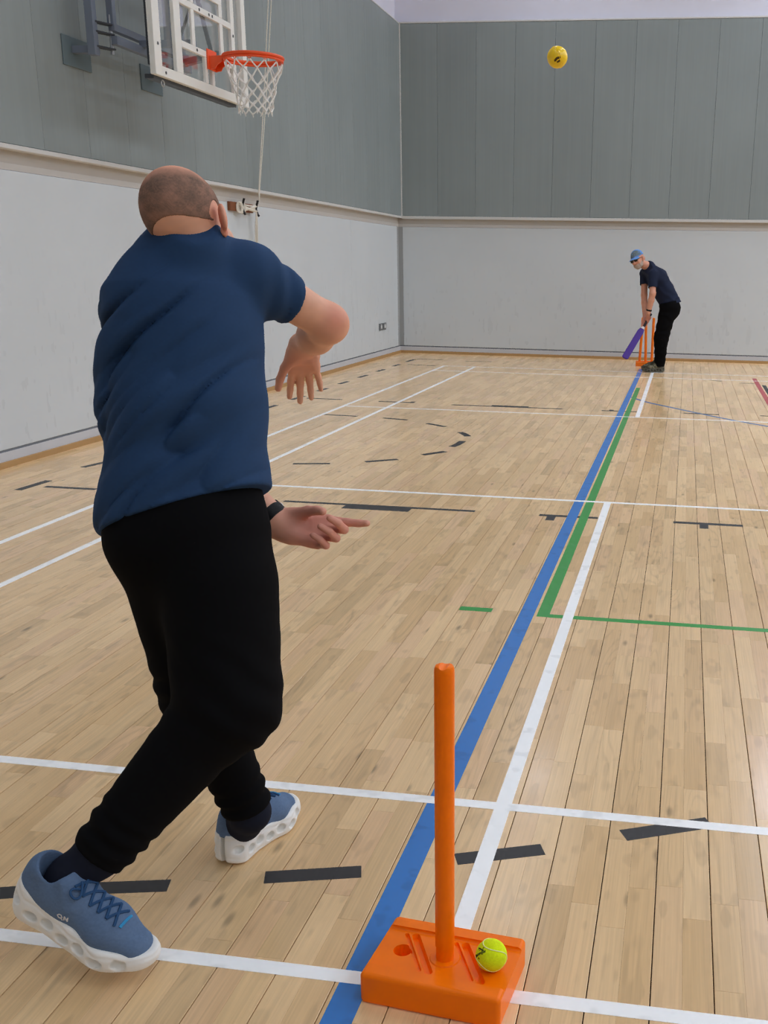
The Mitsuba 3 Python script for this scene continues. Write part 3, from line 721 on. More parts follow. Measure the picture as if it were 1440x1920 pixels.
def head(c, fwd, up, s=1.0):
    """Prims of a head; c lies between the ears."""
    f = unit(fwd); up = unit(np.asarray(up)-f*(f@np.asarray(up))); x = np.cross(f, up)
    at = lambda a, b, d: np.asarray(c)+s*(x*a+f*b+up*d)
    E = lambda a, b, d, r: ell(at(a, b, d), np.array(r)*s, x, f, up)
    P = [(E(0, -.012, .032, (.077, .098, .088)), .0), (E(0, .040, -.030, (.060, .060, .078)), .03), (E(0, .066, -.092, (.030, .026, .024)), .03),
         (E(0, .084, .032, (.048, .016, .012)), .02), (cap(at(0, .102, .012), at(0, .122, -.022), .008*s, .0125*s), .012),
         (E(.013, .108, -.026, (.009, .010, .008)), .006), (E(-.013, .108, -.026, (.009, .010, .008)), .006),
         (E(.042, .070, -.018, (.022, .022, .020)), .02), (E(-.042, .070, -.018, (.022, .022, .020)), .02),
         (ecap(at(-.020, .094, -.054), at(.020, .094, -.054), (.006*s, .007*s), (.006*s, .007*s), up), .008), (E(0, .094, -.066, (.018, .008, .006)), .008),
         (E(.046, .025, -.070, (.012, .035, .022)), .03), (E(-.046, .025, -.070, (.012, .035, .022)), .03)]
    for q in (-1, 1):
        P += [(ell(at(q*.090, -.010, -.014), np.array((.0075, .021, .030))*s, unit(x+f*.75*q), unit(f-x*.75*q), up), .006), (E(q*.079, .004, -.040, (.007, .010, .011)), .006)]
    return P, at, (x, f, up)
def shade(m, fn): return np.clip(fn(np.asarray(m.vertices)), 0, 1)
SKIN = {'type': 'mesh_attribute', 'name': 'vertex_color'}
mat('mat_skin', SKIN, 0.52, 0.4)
mat('mat_hair', SKIN, 0.8, 0.2)
def fabric_fn(c, k=0.12):
    b = lin(c)
    def f(p, n, uv): return mi.Color3f(b)*(1+k*(fbm(p.x*240, p.y*240, p.z*240, 2)-.5)+k*(fbm(p.x*9, p.y*9, p.z*9, 2)-.5))
    return f
mat('mat_shirt_blue', proc(fabric_fn((30, 58, 92))), 0.8, 0.25)
mat('mat_trousers', rgb((9, 9, 11)), 0.9, 0.1)
mat('mat_sock', rgb((20, 24, 38)), 0.85, 0.2)
mat('mat_shirt_navy', rgb((28, 36, 58)), 0.8, 0.2, sheen=0.2)
mat('mat_eye_white', (232, 230, 226), 0.3)
mat('mat_eye_iris', (60, 48, 40), 0.3)
mat('mat_watch', (10, 11, 14), 0.5, 0.2)
mat('mat_watch_rim', (205, 206, 208), 0.25, 0.5, metallic=0.9)
mat('mat_shoe_upper', proc(fabric_fn((90, 112, 142), 0.22)), 0.8, 0.2)
mat('mat_shoe_sole', (226, 226, 222), 0.55, 0.4)
mat('mat_shoe_lace', (42, 74, 112), 0.8, 0.2)
mat('mat_shoe_tip', (52, 140, 190), 0.7, 0.3)
mat('mat_shoe_logo', (206, 206, 210), 0.6, 0.3)

# a running shoe: y along the foot from the heel, z up
def foot2d(p, grow=0.0):
    x, y = p[:, 0], p[:, 1]
    def cc(x0, y0, r0, x1, y1, r1):
        a = np.array([x0, y0]); ab = np.array([x1-x0, y1-y0]); q = p[:, :2]-a
        t = np.clip(q@ab/(ab@ab), 0, 1); return np.linalg.norm(q-t[:, None]*ab, axis=1)-(r0+(r1-r0)*t)-grow
    return smin(smin(cc(0, .042, .037, 0, .14, .033), cc(0, .14, .033, .004, .205, .046), .03), cc(.004, .205, .046, .008, .258, .034), .03)
def sole_z(y):
    lo = np.where(y > .19, ((y-.19)/.11)**2*.026, 0)+np.where(y < .045, ((.045-y)/.045)**2*.012, 0)
    hi = np.interp(y, [-.01, .02, .08, .14, .20, .26, .30], [.092, .085, .066, .056, .049, .049, .060])
    return lo, hi
def _edge(y, q):
    x = np.linspace(.09, 0, 181); d = foot2d(np.stack([q*x, np.full(181, y), x*0], 1), .004)
    return x[np.argmax(d <= 0)]
WID = [(_edge(.020+.038*i, -1), _edge(.020+.038*i, 1)) for i in range(7)]
def sole_sdf(p):
    lo, hi = sole_z(p[:, 1])
    mid = (p[:, 2]-lo)/(hi-lo)
    g = .0035*np.cos((mid-.35)*3.0)
    d = smax(smax(foot2d(p, .004)-g, p[:, 2]-hi, .010), lo-p[:, 2], .010)
    for i in range(7):
        y = .020+.038*i; l, h = sole_z(np.array([y])); z = l[0]+(h[0]-l[0])*(.40 if i % 2 else .50)
        for q in (-1, 1):
            w = WID[i][0 if q < 0 else 1]-.003
            d = smax(d, -ell((q*w, y, z), (.012, .0155, .0105))(p), .004)
    wave = cap((0, -.01, 0), (0, .3, 0), .001)
    zz = lo+(hi-lo)*.76+.0022*np.sin(p[:, 1]*115)
    d = d+.0016*np.exp(-((p[:, 2]-zz)/.0022)**2)
    z2 = lo+(hi-lo)*.14+.0022*np.sin(p[:, 1]*80+1)
    d = d+.0014*np.exp(-((p[:, 2]-z2)/.0022)**2)
    d = smax(d, -np.maximum(np.abs(p[:, 0])-.006, p[:, 1]-.02), .004)*1.0
    return d
UPPER = union([(ecap((.006, .255, .048), (.004, .19, .056), (.034, .026), (.044, .037), (1, 0, 0)), 0), (ecap((.004, .19, .056), (0, .11, .076), (.044, .037), (.036, .046), (1, 0, 0)), .03),
               (ecap((0, .11, .072), (0, .038, .075), (.035, .045), (.034, .035), (1, 0, 0)), .03), (ecap((0, .068, .07), (0, .055, .112), (.036, .048), (.036, .046), (1, 0, 0)), .02),
               (ecap((0, .125, .09), (0, .100, .126), (.026, .014), (.024, .008), (1, 0, 0)), .02)])
def upper_sdf(p):
    d = UPPER(p)
    d = smax(d, -cap((0, .066, .088), (0, .062, .22), .0285, .040)(p), .006)
    lo, hi = sole_z(p[:, 1])
    d = smax(d, (hi-.012)-p[:, 2], .004)
    return d+.0006*np.sin(p[:, 1]*900)*0
SH_UP = sdf_mesh(upper_sdf, (-.07, -.02, .0), (.07, .32, .16), .0028)
SH_SO = sdf_mesh(sole_sdf, (-.075, -.03, -.02), (.075, .33, .10), .0024, 2)
def upper_top(x, y):
    z = np.full(len(x), .16)
    for _ in range(60):
        d = UPPER(np.stack([x, y, z], 1)); z = z-np.clip(d, 0, .01)*.8
    return z
lace = []
for i in range(5):
    y0 = .128+.019*i; xs_ = np.linspace(-.022, .022, 9)
    for q in (-1, 1):
        ys_ = y0+q*xs_*.42; lace.append(tube(np.stack([xs_+.002, ys_, upper_top(xs_+.002, ys_)+.0018], 1), .0028, 6))
for q in (-1, 1):
    tt = np.linspace(0, 1, 14)
    xs_ = q*(.006+.030*np.sin(tt*2.8)); ys_ = .122+.012*tt+.012*np.sin(tt*6); lace.append(tube(np.stack([xs_, ys_, upper_top(xs_, ys_)+.003+.012*np.sin(tt*3.1)], 1), .0024, 6))
SH_LA = cat(lace)
xs_ = np.linspace(-.014, .02, 9); ys_ = np.full(9, .222)
SH_TIP = cat(tube(np.stack([xs_, ys_, upper_top(xs_, ys_)+.001], 1), .003, 6))
def side_print(m, q):
    v = np.asarray(m.vertices).copy(); y, z = v[:, 0], v[:, 1]; x = np.full(len(v), q*.07)
    for _ in range(60): x = x-q*np.clip(UPPER(np.stack([x, y, z], 1)), 0, .01)*.8
    v = np.stack([x+q*v[:, 2], y, z], 1); return trimesh.Trimesh(v, m.faces if q > 0 else m.faces[:, ::-1], process=False)
lo_ = extr(unary_union([LineString([(-9, 0), (-12, 4), (-9, 8), (-5, 8), (-3, 4), (-6, 0), (-9, 0)]).buffer(1.1), LineString([(-5, 1), (-2, -2)]).buffer(1.0), LineString([(1, 0), (1, 8), (7, 0), (7, 8)]).buffer(1.1)]))
lo_.vertices = lo_.vertices*[-.0011, .0011, .0006]+[.125, .066, .0002]
lo2 = lo_.copy(); lo2.vertices = lo2.vertices*[-1, 1, 1]+[.25, 0, 0]
SH_LOGO = [side_print(dense(lo_, .002), -1), side_print(dense(lo2, .002), 1)]
SH_LOGO_M = [side_print(dense(lo2, .002), -1), side_print(dense(lo_, .002), 1)]
def shoe(person, heel, toe_dir, up, mirror, s=1.0, mats=('mat_shoe_upper', 'mat_shoe_sole', 'mat_shoe_lace'), fancy=True, label=None):
    k = fresh(person+'__shoe'); y = unit(toe_dir); z = unit(np.asarray(up)-y*(y@np.asarray(up))); x = np.cross(y, z)
    M = frame(np.asarray(heel), x*s, y*s, z*s)
    if mirror: M = M@np.diag([-1, 1, 1, 1])
    def put(key, m, b, sm=40):
        m = m.copy(); m.apply_transform(M)
        if np.linalg.det(M[:3, :3]) < 0 and m.volume < 0: m.invert()
        add(key, m, b, sm)
    put(k, SH_UP, mats[0]); put(k+'__sole', SH_SO, mats[1]); put(k+'__laces', SH_LA, mats[2])
    if fancy:
        put(k+'__toe_strap', SH_TIP, 'mat_shoe_tip')
        for g in (SH_LOGO_M if mirror else SH_LOGO): put(k+'__logo', g, 'mat_shoe_logo')
    if label: tag(k, label=label)
    return M

# ---- the bowler: back to the viewer, bending forward over a braced front leg after the ball has gone
p1 = thing('person', 'bald person in a blue T-shirt and black trousers, seen from behind, bowling', 'person')
SV = unit(RI+FW*.12)
hipc, chest = np.array([-0.6167, 0.2797, 0.9104]), np.array([-0.6520, 0.4030, 1.3470])
SPL, SPR = np.array([-0.7613, 0.4288, 1.3124]), np.array([-0.5207, 0.4594, 1.3984])
elR, wrR = np.array([-0.3974, 0.6156, 1.2921]), np.array([-0.5101, 0.7468, 1.2241])
elL, wrL = np.array([-0.6851, 0.5064, 1.0001]), np.array([-0.4726, 0.4621, 0.8465])
HC = np.array([-0.6228, 0.3982, 1.4942]); HU = unit(UP*.97-RI*.29-FW*.10); HF = unit(V3(.10, 1, -.30))
HP, hat_, (hx, hf, hu) = head(HC, HF, HU, .965)
kneeL, ankL = np.array([-0.4898, 0.1663, 0.5315]), np.array([-0.7200, 0.0033, 0.2414])
kneeR, ankR = np.array([-0.6504, 0.3371, 0.4794]), np.array([-0.5555, 0.3800, 0.1467])
hipL, hipR = np.array([-0.5609, 0.2740, 0.8622]), np.array([-0.6645, 0.2756, 0.8499])
fR = unit(wrR-elR)
handL = hand(wrL, unit(RI*.985-UP*.17-FW*.02), unit(-FW*.93+UP*.34+RI*.06), False, [(6, 8, 8), (30, 78, 32), (36, 82, 36), (42, 84, 40)], (.10, .50, .62), 1.06, (.0, -.12, -.24, -.36))
handR = hand(wrR, unit(-UP*.40-RI*.15+FW*.90), unit(-FW*.50-UP*.85+RI*.1), True, [(8, 12, 10), (10, 14, 10), (8, 14, 10), (6, 12, 10)], (.42, .22, .25), spread=(.12, .04, -.06, -.17))
nk0, nk1 = HC-HU*.05+HF*.008, np.array([-0.6648, 0.4560, 1.3902])
SK = [(cap(nk0, nk1, .054, .060), 0)]+[(g, max(k, .0) if i else .03) for i, (g, k) in enumerate(HP)]
SK += [(ecap(chest, hipc, (.135, .085), (.130, .085), SV), .05), (cap(SPL, SPR, .045), .05), (cap(SPR, elR, .050, .041), .02), (cap(elR, elR+fR*.09, .040, .041), .03), (cap(elR+fR*.09, wrR, .041, .029), .02),
       (cap(SPL, elL, .045, .041), .02), (cap(elL, elL+(wrL-elL)*.35, .041, .043), .02), (cap(elL+(wrL-elL)*.35, wrL, .043, .028), .01),
       (cap(hipL, kneeL, .07, .055), .04), (cap(kneeL, ankL, .055, .040), .02), (cap(hipR, kneeR, .07, .055), .04), (cap(kneeR, ankR, .055, .036), .02)]
SK += handL+handR
allp = np.array([hat_(0, 0, .13), hat_(0, .14, 0), wrL+RI*.22, wrR-UP*.2+FW*.1, wrR, ankL, ankR, SPL, elR, hat_(-.1, 0, 0), hat_(.1, 0, 0)])
body = sdf_mesh(union(SK), allp.min(0)-.09, allp.max(0)+.09, .0036, 4)
def skin1(v):
    n = meshkit.fbm(v*38, 3)[:, None]; c = np.tile(np.array(lin((214, 160, 132))), (len(v), 1))
    c = c*(1-.10*(n-.5)*2)
    def blend(c, col, w): return c*(1-w[:, None])+np.array(lin(col))*w[:, None]
    q = (v-HC)@np.stack([hx, hf, hu], 1)
    for s in (-1, 1): c = blend(c, (206, 104, 84), np.exp(-(((q-[s*.085, 0, -.014])/[.014, .03, .036])**2).sum(1)))
    c = blend(c, (222, 158, 140), np.exp(-(((q-[0, 0, .115])/[.06, .07, .03])**2).sum(1)))
    for P_, r in ((wrL+RI*.10, .11), (wrR-UP*.10, .10)): c = blend(c, (196, 126, 112), .75*np.exp(-(np.linalg.norm(v-P_, axis=1)/r)**4))
    c = blend(c, (196, 104, 84), .7*np.exp(-(np.linalg.norm(v-elR-unit(elR-wrR)*.03, axis=1)/.035)**2))
    return c
add(p1+'__body', body, 'mat_skin', True, color=shade(body, skin1))
# cropped hair: a ring round the bare crown
hs = union(HP)
def hair_sdf(p):
    q = (p-HC)@np.stack([hx, hf, hu], 1)
    low = (-.008+.02*np.clip(q[:, 1]/.1, -1, 1)+.012*np.cos(q[:, 0]*30))-q[:, 2]
    top = q[:, 2]-(.112+.05*np.clip(-q[:, 1], -.1, .02))
    ears = .026-np.sqrt(np.clip(((q[:, 1])/1.0)**2+((q[:, 2]+.004)/1.3)**2, 0, 1))-.02*(np.abs(q[:, 0]) < .066)
    return np.maximum(np.maximum(np.maximum(hs(p)-.0018, low), np.maximum(np.maximum(top, np.abs(q[:, 0])-.0762), q[:, 1]-.045)), np.where(np.abs(q[:, 0]) > .066, ears, -1))
hair = sdf_mesh(hair_sdf, HC-.14, HC+.15, .0026, 1)
def hair1(v):
    q = (v-HC)@np.stack([hx, hf, hu], 1); n = meshkit.fbm(v*55, 3); n2 = meshkit.noise(v*420)
    w = np.clip(1.0-np.clip((q[:, 2]-.060)/.045, 0, 1)*1.05+(n-.5)*.25, 0, 1)*np.clip(.70+.22*n2+(n-.5)*.35, 0, 1)
    a, b = np.array(lin((206, 150, 126))), np.array(lin((92, 77, 67)))
    return a*(1-w[:, None])+b*w[:, None]
k = add(p1+'__hair', hair, 'mat_hair', True, color=shade(hair, hair1)); tag(k, label='closely cropped hair round a bald crown')
for s in (-1, 1):
    k = fresh(p1+'__eye'); add(p1+'__eye', trimesh.creation.icosphere(3, .0122).apply_translation(hat_(s*.031, .0835, .012)), 'mat_eye_white', True)
    add(k+'__iris', trimesh.creation.icosphere(2, .0056).apply_translation(hat_(s*.031, .0905, .012)), 'mat_eye_iris', True)
# trousers
dL, dR = unit(ankL-kneeL), unit(ankR-kneeR)
TR = union([(ecap([-0.6275, 0.3106, 0.9674], [-0.6084, 0.2730, 0.8656], (.160, .118), (.166, .125), SV), 0), (cap(hipL, kneeL, .110, .102), .05), (cap([-0.5209, 0.2401, 0.7620], kneeL, .114, .102), .04), (cap(hipR, kneeR, .106, .082), .05),
            (cap(kneeL, ankL, .094, .060), .03), (cap(kneeR, ankR, .076, .057), .03)])
# T-shirt
slv = unit(elR-SPR); slE = SPR+slv*.115
SHP = [(ecap([-0.6144, 0.2639, 0.8558], [-0.6417, 0.3402, 1.1286], (.176, .139), (.172, .140), SV), 0), (ecap([-0.6417, 0.3402, 1.1286], [-0.6472, 0.3812, 1.2706], (.170, .140), (.156, .130), SV), .04),
       (ecap([-0.6472, 0.3812, 1.2706], [-0.6488, 0.4189, 1.3633], (.156, .130), (.135, .115), SV), .05), (ecap([-0.6545, 0.4131, 1.3467], [-0.6534, 0.4398, 1.4368], (.14, .115), (.078, .080), SV), .05),
       (cap(SPL, [-0.6547, 0.4284, 1.3630], .066, .08), .04), (cap(nk1-HF*.012, nk0-HF*.012, .082, .069), .03), (cap([-0.5937, 0.4446, 1.3861], SPR, .066, .060), .04), (cap(SPL, elL*.45+SPL*.55, .062, .058), .02)]
SHU = union(SHP); SLV = cap(SPR, slE+slv*.04, .060, .056)
HB, HL, HR = np.array([-0.5567, 0.1597, 0.9726]), np.array([-0.7812, 0.2401, 0.8616]), np.array([-0.4548, 0.3205, 0.9646])
hn = unit(np.cross(HR-HL, HB-HL)); hn = hn if hn@UP < 0 else -hn
fa, fb_ = unit(RI*.72+UP*.69), unit(RI*.69-UP*.72)
def folds(p):
    q = p-chest; a, b, dpt = q@fa, q@fb_, q@FW
    wob = .035*(meshkit.noise(np.stack([a*6, b*4, dpt*3], 1), 3)-.5)
    n1 = meshkit.noise(np.stack([(b+wob)*17, a*2.6, dpt*2+5], 1), 11); n2 = meshkit.noise(np.stack([(b+wob)*34, a*4.5, dpt*3], 1), 12)
    r1, r2 = 1-2*np.abs(n1-.5), 1-2*np.abs(n2-.5)
    low = np.clip((-(q@UP)+.02)/.10, .12, 1)
    low = low*np.clip((.17-q@RI)/.14, .15, 1)*np.clip((.03-dpt)/.07, .08, 1)
    return low*(.030*(r1**4)+.012*(r2**4))
def slv_folds(p):
    q = p-SPR; z = q@slv; s_ = q@UP
    return .004*np.sin(z*120+s_*60)*np.clip((.10-np.abs(z-.05))/.1, 0, 1)
def shirt_sdf(p):
    d = SHU(p); dh = (p-(HB*.5+HL*.25+HR*.25))@hn
    d = smin(d, np.maximum(TR(p)-.006, -dh-.16), .03)+folds(p)-.004
    d = smax(d, dh, .006)
    q = (p-HC); d = smax(d, (p-np.array([-0.6007, 0.3466, 1.4864]))@CN, .006)
    s = SLV(p)+slv_folds(p); s = smax(s, (p-slE)@unit(slv+UP*.10), .004)
    d = smin(d, s, .035)
    inner = smax(cap(SPR, slE+slv*.05, .046, .050)(p), (slE-slv*.035-p)@slv, .004)
    return smax(d, -inner, .004)
CN = unit(unit(nk0-nk1)*.9+UP*.35-FW*.15-RI*.20)
SKN = cap(nk0+HU*.03-HF*.006, nk1, .057, .061)
pts = np.array([HL, HR, HB, [-0.6966, 0.5197, 1.4799], SPL, slE, [-0.9125, 0.4663, 1.0539], [-0.6914, 0.0971, 1.1161], [-0.5361, 0.5260, 1.0604]])
shirt = sdf_mesh(shirt_sdf, pts.min(0)-.16, pts.max(0)+.12, .0046, 3)
add(p1+'__shirt', shirt, 'mat_shirt_blue', True)
def tfold(p):
    out = 0
    for K, dd, A in ((kneeL, dL, .006), (kneeR, dR, .005)):
        q = p-K; z = q@dd; w = np.exp(-(np.linalg.norm(q, axis=1)/.12)**2)
        out = out+A*w*np.sin(z*95+4*meshkit.noise(p*11))
    for K, dd in ((ankL, dL), (ankR, dR)):
        z = (p-K)@dd; out = out+.004*np.exp(-((z+.05)/.06)**2)*np.sin(z*150+3*meshkit.noise(p*14))
    return out
def trouser_sdf(p):
    d = TR(p)+tfold(p)
    near = np.linalg.norm(p-ankL, axis=1) < np.linalg.norm(p-ankR, axis=1)
    cut = np.where(near, (p-ankL)@dL-.005, (p-ankR)@dR+.012)
    d = smax(d, -(p-(HB*.5+HL*.25+HR*.25))@hn-.03, .004)
    return smax(d, cut, .004)
pts = np.array([hipc, ankL, ankR, kneeL, kneeR, [-0.7695, 0.2389, 0.9230], [-0.4356, 0.2918, 0.9289]])
tr = sdf_mesh(trouser_sdf, pts.min(0)-.14, pts.max(0)+.14, .0052, 3)
add(p1+'__trousers', tr, 'mat_trousers', True)
tag(p1+'__shirt', label='blue T-shirt'); tag(p1+'__trousers', label='black trousers')
# shoes and socks
toeR = unit(V3(.045, .21, 0)); hR = V3(-.622, .364, 0.0)
shoe(p1, hR-toeR*.004+V3(0, 0, .001), toeR, (0, 0, 1), False, 1.0, label='blue running shoe on a thick white sole, flat on the floor')
hL, tL = np.array([-0.8986, -0.0249, 0.1315]), np.array([-0.5904, -0.0618, 0.0067])
yL = unit(tL-hL); uL = unit((UP*.92+RI*.38)*.91-FW*.40)
ML = shoe(p1, hL, yL, uL, True, 1.10, label='blue running shoe on a thick white sole, heel lifted')
for K, dd, e in ((ankL, dL, (ML@np.array([0, .07, .07, 1]))[:3]), (ankR, dR, hR+toeR*.066+V3(0, 0, .07))):
    s = sdf_mesh(union([(cap(K-dd*.10, K, .048, .047), 0), (cap(K, e+(K-e)*.35, .047, .043), .02), (cap(e+(K-e)*.35, e, .044, .035), .02)]), np.minimum(K-dd*.06, e)-.07, np.maximum(K-dd*.06, e)+.07, .004)
    add(p1+'__sock', s, 'mat_sock', True)
# watch on the left wrist
wd = unit(wrL-elL); wc = wrL-wd*.030; t_, n_, f_ = orth(wd, -FW*.8+UP*.56); a = np.linspace(0, 2*np.pi, 40, endpoint=False)
wa = fresh(p1+'__watch'); _taken.add(wa)
strap = []
for o in np.linspace(-.011, .011, 7): strap.append(tube(wc+wd*o+.0325*(np.cos(a)[:, None]*t_+np.sin(a)[:, None]*n_*.93), .0030, 6, True))
add(wa+'__strap', cat(strap), 'mat_watch', 40)
fm = frame(wc+unit(-n_*.75+t_*.45+UP*.5)*.034, wd, np.cross(unit(-n_*.75+t_*.45+UP*.5), wd), unit(-n_*.75+t_*.45+UP*.5))
case = tri(sphere_hull(.017, .019, (-.006, .008), .004, 16)).apply_transform(fm)
add(wa+'__case', case, 'mat_watch', 40)
add(wa+'__rim', tube((fm@np.c_[.0165*np.cos(a), .0185*np.sin(a), np.full(40, .007), np.ones(40)].T).T[:, :3], .0014, 6, True), 'mat_watch_rim', 40)
tag(wa, label='black wrist watch')

# ---- the batter: side-on at the far end, stooping over the bat, face turned to the bowler
p2 = thing('person', 'person in a light blue cap and navy T-shirt, stooping over a purple bat', 'person')
SD, FD = V3(.30, -.95, .0), unit(V3(-.95, -.30, 0))       # towards the left shoulder, and the way the chest faces
yb = 13.45
hip2, chest2, neck2 = np.array([0.1875, 13.4500, 0.9761]), np.array([-0.0147, 13.4500, 1.2818]), np.array([-0.1493, 13.4500, 1.4511])
sL, sR = np.array([-0.0644, 13.2800, 1.3462]), np.array([-0.1873, 13.6000, 1.3569])
eL, eR = np.array([-0.0483, 13.2000, 1.0922]), np.array([-0.1757, 13.5000, 1.0612])
wL, wR = np.array([-0.0942, 13.2300, 0.8327]), np.array([-0.1454, 13.4000, 0.7665])
bt0, bt1 = np.array([-0.3903, 13.1000, 0.2076]), np.array([-0.1661, 13.2700, 0.6191])
bd_ = unit(bt0-bt1)                      # down the bat
hTop, hEnd = bt1-bd_*.0, bt1-bd_*.235
H2 = np.array([-0.2814, 13.3300, 1.5405]); HU2 = unit(V3(-.34, .06, .94)); HF2 = unit(V3(-.42, -.86, -.30))
hp2, hat2, (x2, f2, u2) = head(H2, HF2, HU2, 1.0)
kL2, kR2 = np.array([0.0977, 13.3600, 0.4967]), np.array([0.1058, 13.6600, 0.4936])
aL2, aR2 = np.array([0.0948, 13.4500, 0.1043]), np.array([0.0791, 13.7500, 0.1084])
iL2, iR2 = np.array([0.1774, 13.3600, 0.9208]), np.array([0.1958, 13.5600, 0.9292])
gL, gR = hEnd+bd_*.085, hEnd+bd_*.180      # where the hands hold the handle
def grip(w, g, side):
    """A hand closed round the handle at g."""
    f = unit(np.cross(bd_, side)); P = []
    k0 = g-side*.030
    P += [(cap(w, k0, .026, .028), .02)]
    for i in range(4):
        o = bd_*(.021*(i-1.5)); a = np.linspace(-2.0, 1.7, 6)
        q = [g+o+(np.cos(t)*(-side)+np.sin(t)*f)*.0265 for t in a]
        for p, r in zip(q[:-1], q[1:]): P.append((cap(p, r, .0095, .0090), .004))
    P += [(cap(k0+bd_*.02, g+f*.026+bd_*.045, .012, .010), .008)]
    return P
sideL = unit(-(wL-gL)+bd_*((wL-gL)@bd_)); sideR = unit(-(wR-gR)+bd_*((wR-gR)@bd_))
n0, n1 = H2-HU2*.05-HF2*.01, neck2
SK2 = [(cap(n0, n1, .056, .058), 0)]+[(g, k if i else .03) for i, (g, k) in enumerate(hp2)]
SK2 += [(ecap(chest2, hip2, (.13, .09), (.13, .09), SD), .05), (cap(sL, sR, .034), .02), (cap(neck2, chest2, .05), .04)]
for s_, e_, w_ in ((sL, eL, wL), (sR, eR, wR)):
    SK2 += [(cap(s_, e_, .050, .043), .02), (cap(e_, e_*.65+w_*.35, .043, .044), .02), (cap(e_*.65+w_*.35, w_, .044, .030), .01)]
for i_, k_, a_ in ((iL2, kL2, aL2), (iR2, kR2, aR2)): SK2 += [(cap(i_, k_, .075, .055), .04), (cap(k_, a_, .055, .040), .02)]
SK2 += grip(wL, gL, sideL)+grip(wR, gR, sideR)
pts = np.array([hat2(0, .1, .1), hat2(0, -.1, .13), aL2, aR2, gL, gR, sL, sR, wL, wR, hip2])
body2 = sdf_mesh(union(SK2), pts.min(0)-.12, pts.max(0)+.12, .0055, 3)
def skin2(v):
    n = meshkit.fbm(v*38, 3)[:, None]; c = np.tile(np.array(lin((212, 152, 126))), (len(v), 1)); c = c*(1-.10*(n-.5)*2)
    d = np.minimum(np.linalg.norm(v-gL, axis=1), np.linalg.norm(v-gR, axis=1)); w = np.exp(-(d/.10)**4)[:, None]
    c = c*(1-.6*w)+np.array(lin((182, 110, 96)))*.6*w
    return c
add(p2+'__body', body2, 'mat_skin', True, color=shade(body2, skin2))
hs2 = union(hp2)
def loc2(p): return (p-H2)@np.stack([x2, f2, u2], 1)
def beard_sdf(p):
    q = loc2(p)
    return np.maximum(np.maximum(hs2(p)-.006, q[:, 2]+.052-.022*np.clip(1-np.abs(q[:, 1]-.03)/.03, 0, 1)), np.maximum(.012-q[:, 1], -.135-q[:, 2]))
beard = sdf_mesh(beard_sdf, H2-.18, H2+.18, .004, 2)
mat('mat_beard', (178, 158, 144), 0.85, 0.2)
k = add(p2+'__beard', beard, 'mat_beard', True); tag(k, label='short grey beard')
mat('mat_cap_blue', (104, 150, 214), 0.8, 0.2); mat('mat_cap_grey', (112, 124, 126), 0.8, 0.2); mat('mat_lens', (18, 20, 24), 0.15, 0.5)
cp = fresh(p2+'__cap')
def cap_sdf(p):
    q = loc2(p); return np.maximum(ell((0, -.012, .034), (.085, .106, .098))(q), .040-.10*np.clip(-q[:, 1], 0, .1)-q[:, 2])
M2 = frame(H2, x2, f2, u2)
cm = sdf_mesh(lambda p: np.maximum(cap_sdf(p), -(ell((0, -.012, .034), (.079, .100, .092))(loc2(p)))), H2-.17, H2+.2, .004, 2)
add(cp, cm, 'mat_cap_blue', True); tag(cp, label='light blue cap with a grey front panel')
# front panel and brim of the cap
fp = sdf_mesh(lambda p: np.maximum(np.maximum(ell((0, -.012, .034), (.0868, .1078, .0998))(loc2(p)), -(ell((0, -.012, .034), (.0835, .1045, .0965))(loc2(p)))), np.maximum(.030-loc2(p)[:, 1]+.6*loc2(p)[:, 0], .05-loc2(p)[:, 2])), H2-.17, H2+.2, .004, 1)
add(cp+'__front_panel', fp, 'mat_cap_grey', True)
def brim_sdf(p):
    q = loc2(p); z0 = .044-.9*q[:, 0]**2*4-.16*(q[:, 1]-.08)
    e = np.sqrt((q[:, 0]/.082)**2+((q[:, 1]-.07)/.085)**2)
    return np.maximum(np.maximum((e-1)*.08, np.abs(q[:, 2]-z0)-.0045), .06-q[:, 1])
add(cp+'__brim', sdf_mesh(brim_sdf, H2-.2, H2+.2, .0035, 2), 'mat_cap_blue', True)
gl = fresh(p2+'__glasses'); _taken.add(gl)
for s in (-1, 1):
    lens = tri(sphere_hull(.026, .018, (-.004, .004), .004, 12)); lens.apply_transform(frame(hat2(s*.031, .105, .010), x2, u2, f2)); add(gl+'__lens', lens, 'mat_lens', 40)
    add(gl+'__temple', tube([hat2(s*.058, .100, .014), hat2(s*.078, .06, .014), hat2(s*.083, .0, .012)], .0028, 6), 'mat_lens')
add(gl+'__bridge', tube([hat2(-.008, .108, .013), hat2(0, .116, .015), hat2(.008, .108, .013)], .0025, 6), 'mat_lens')
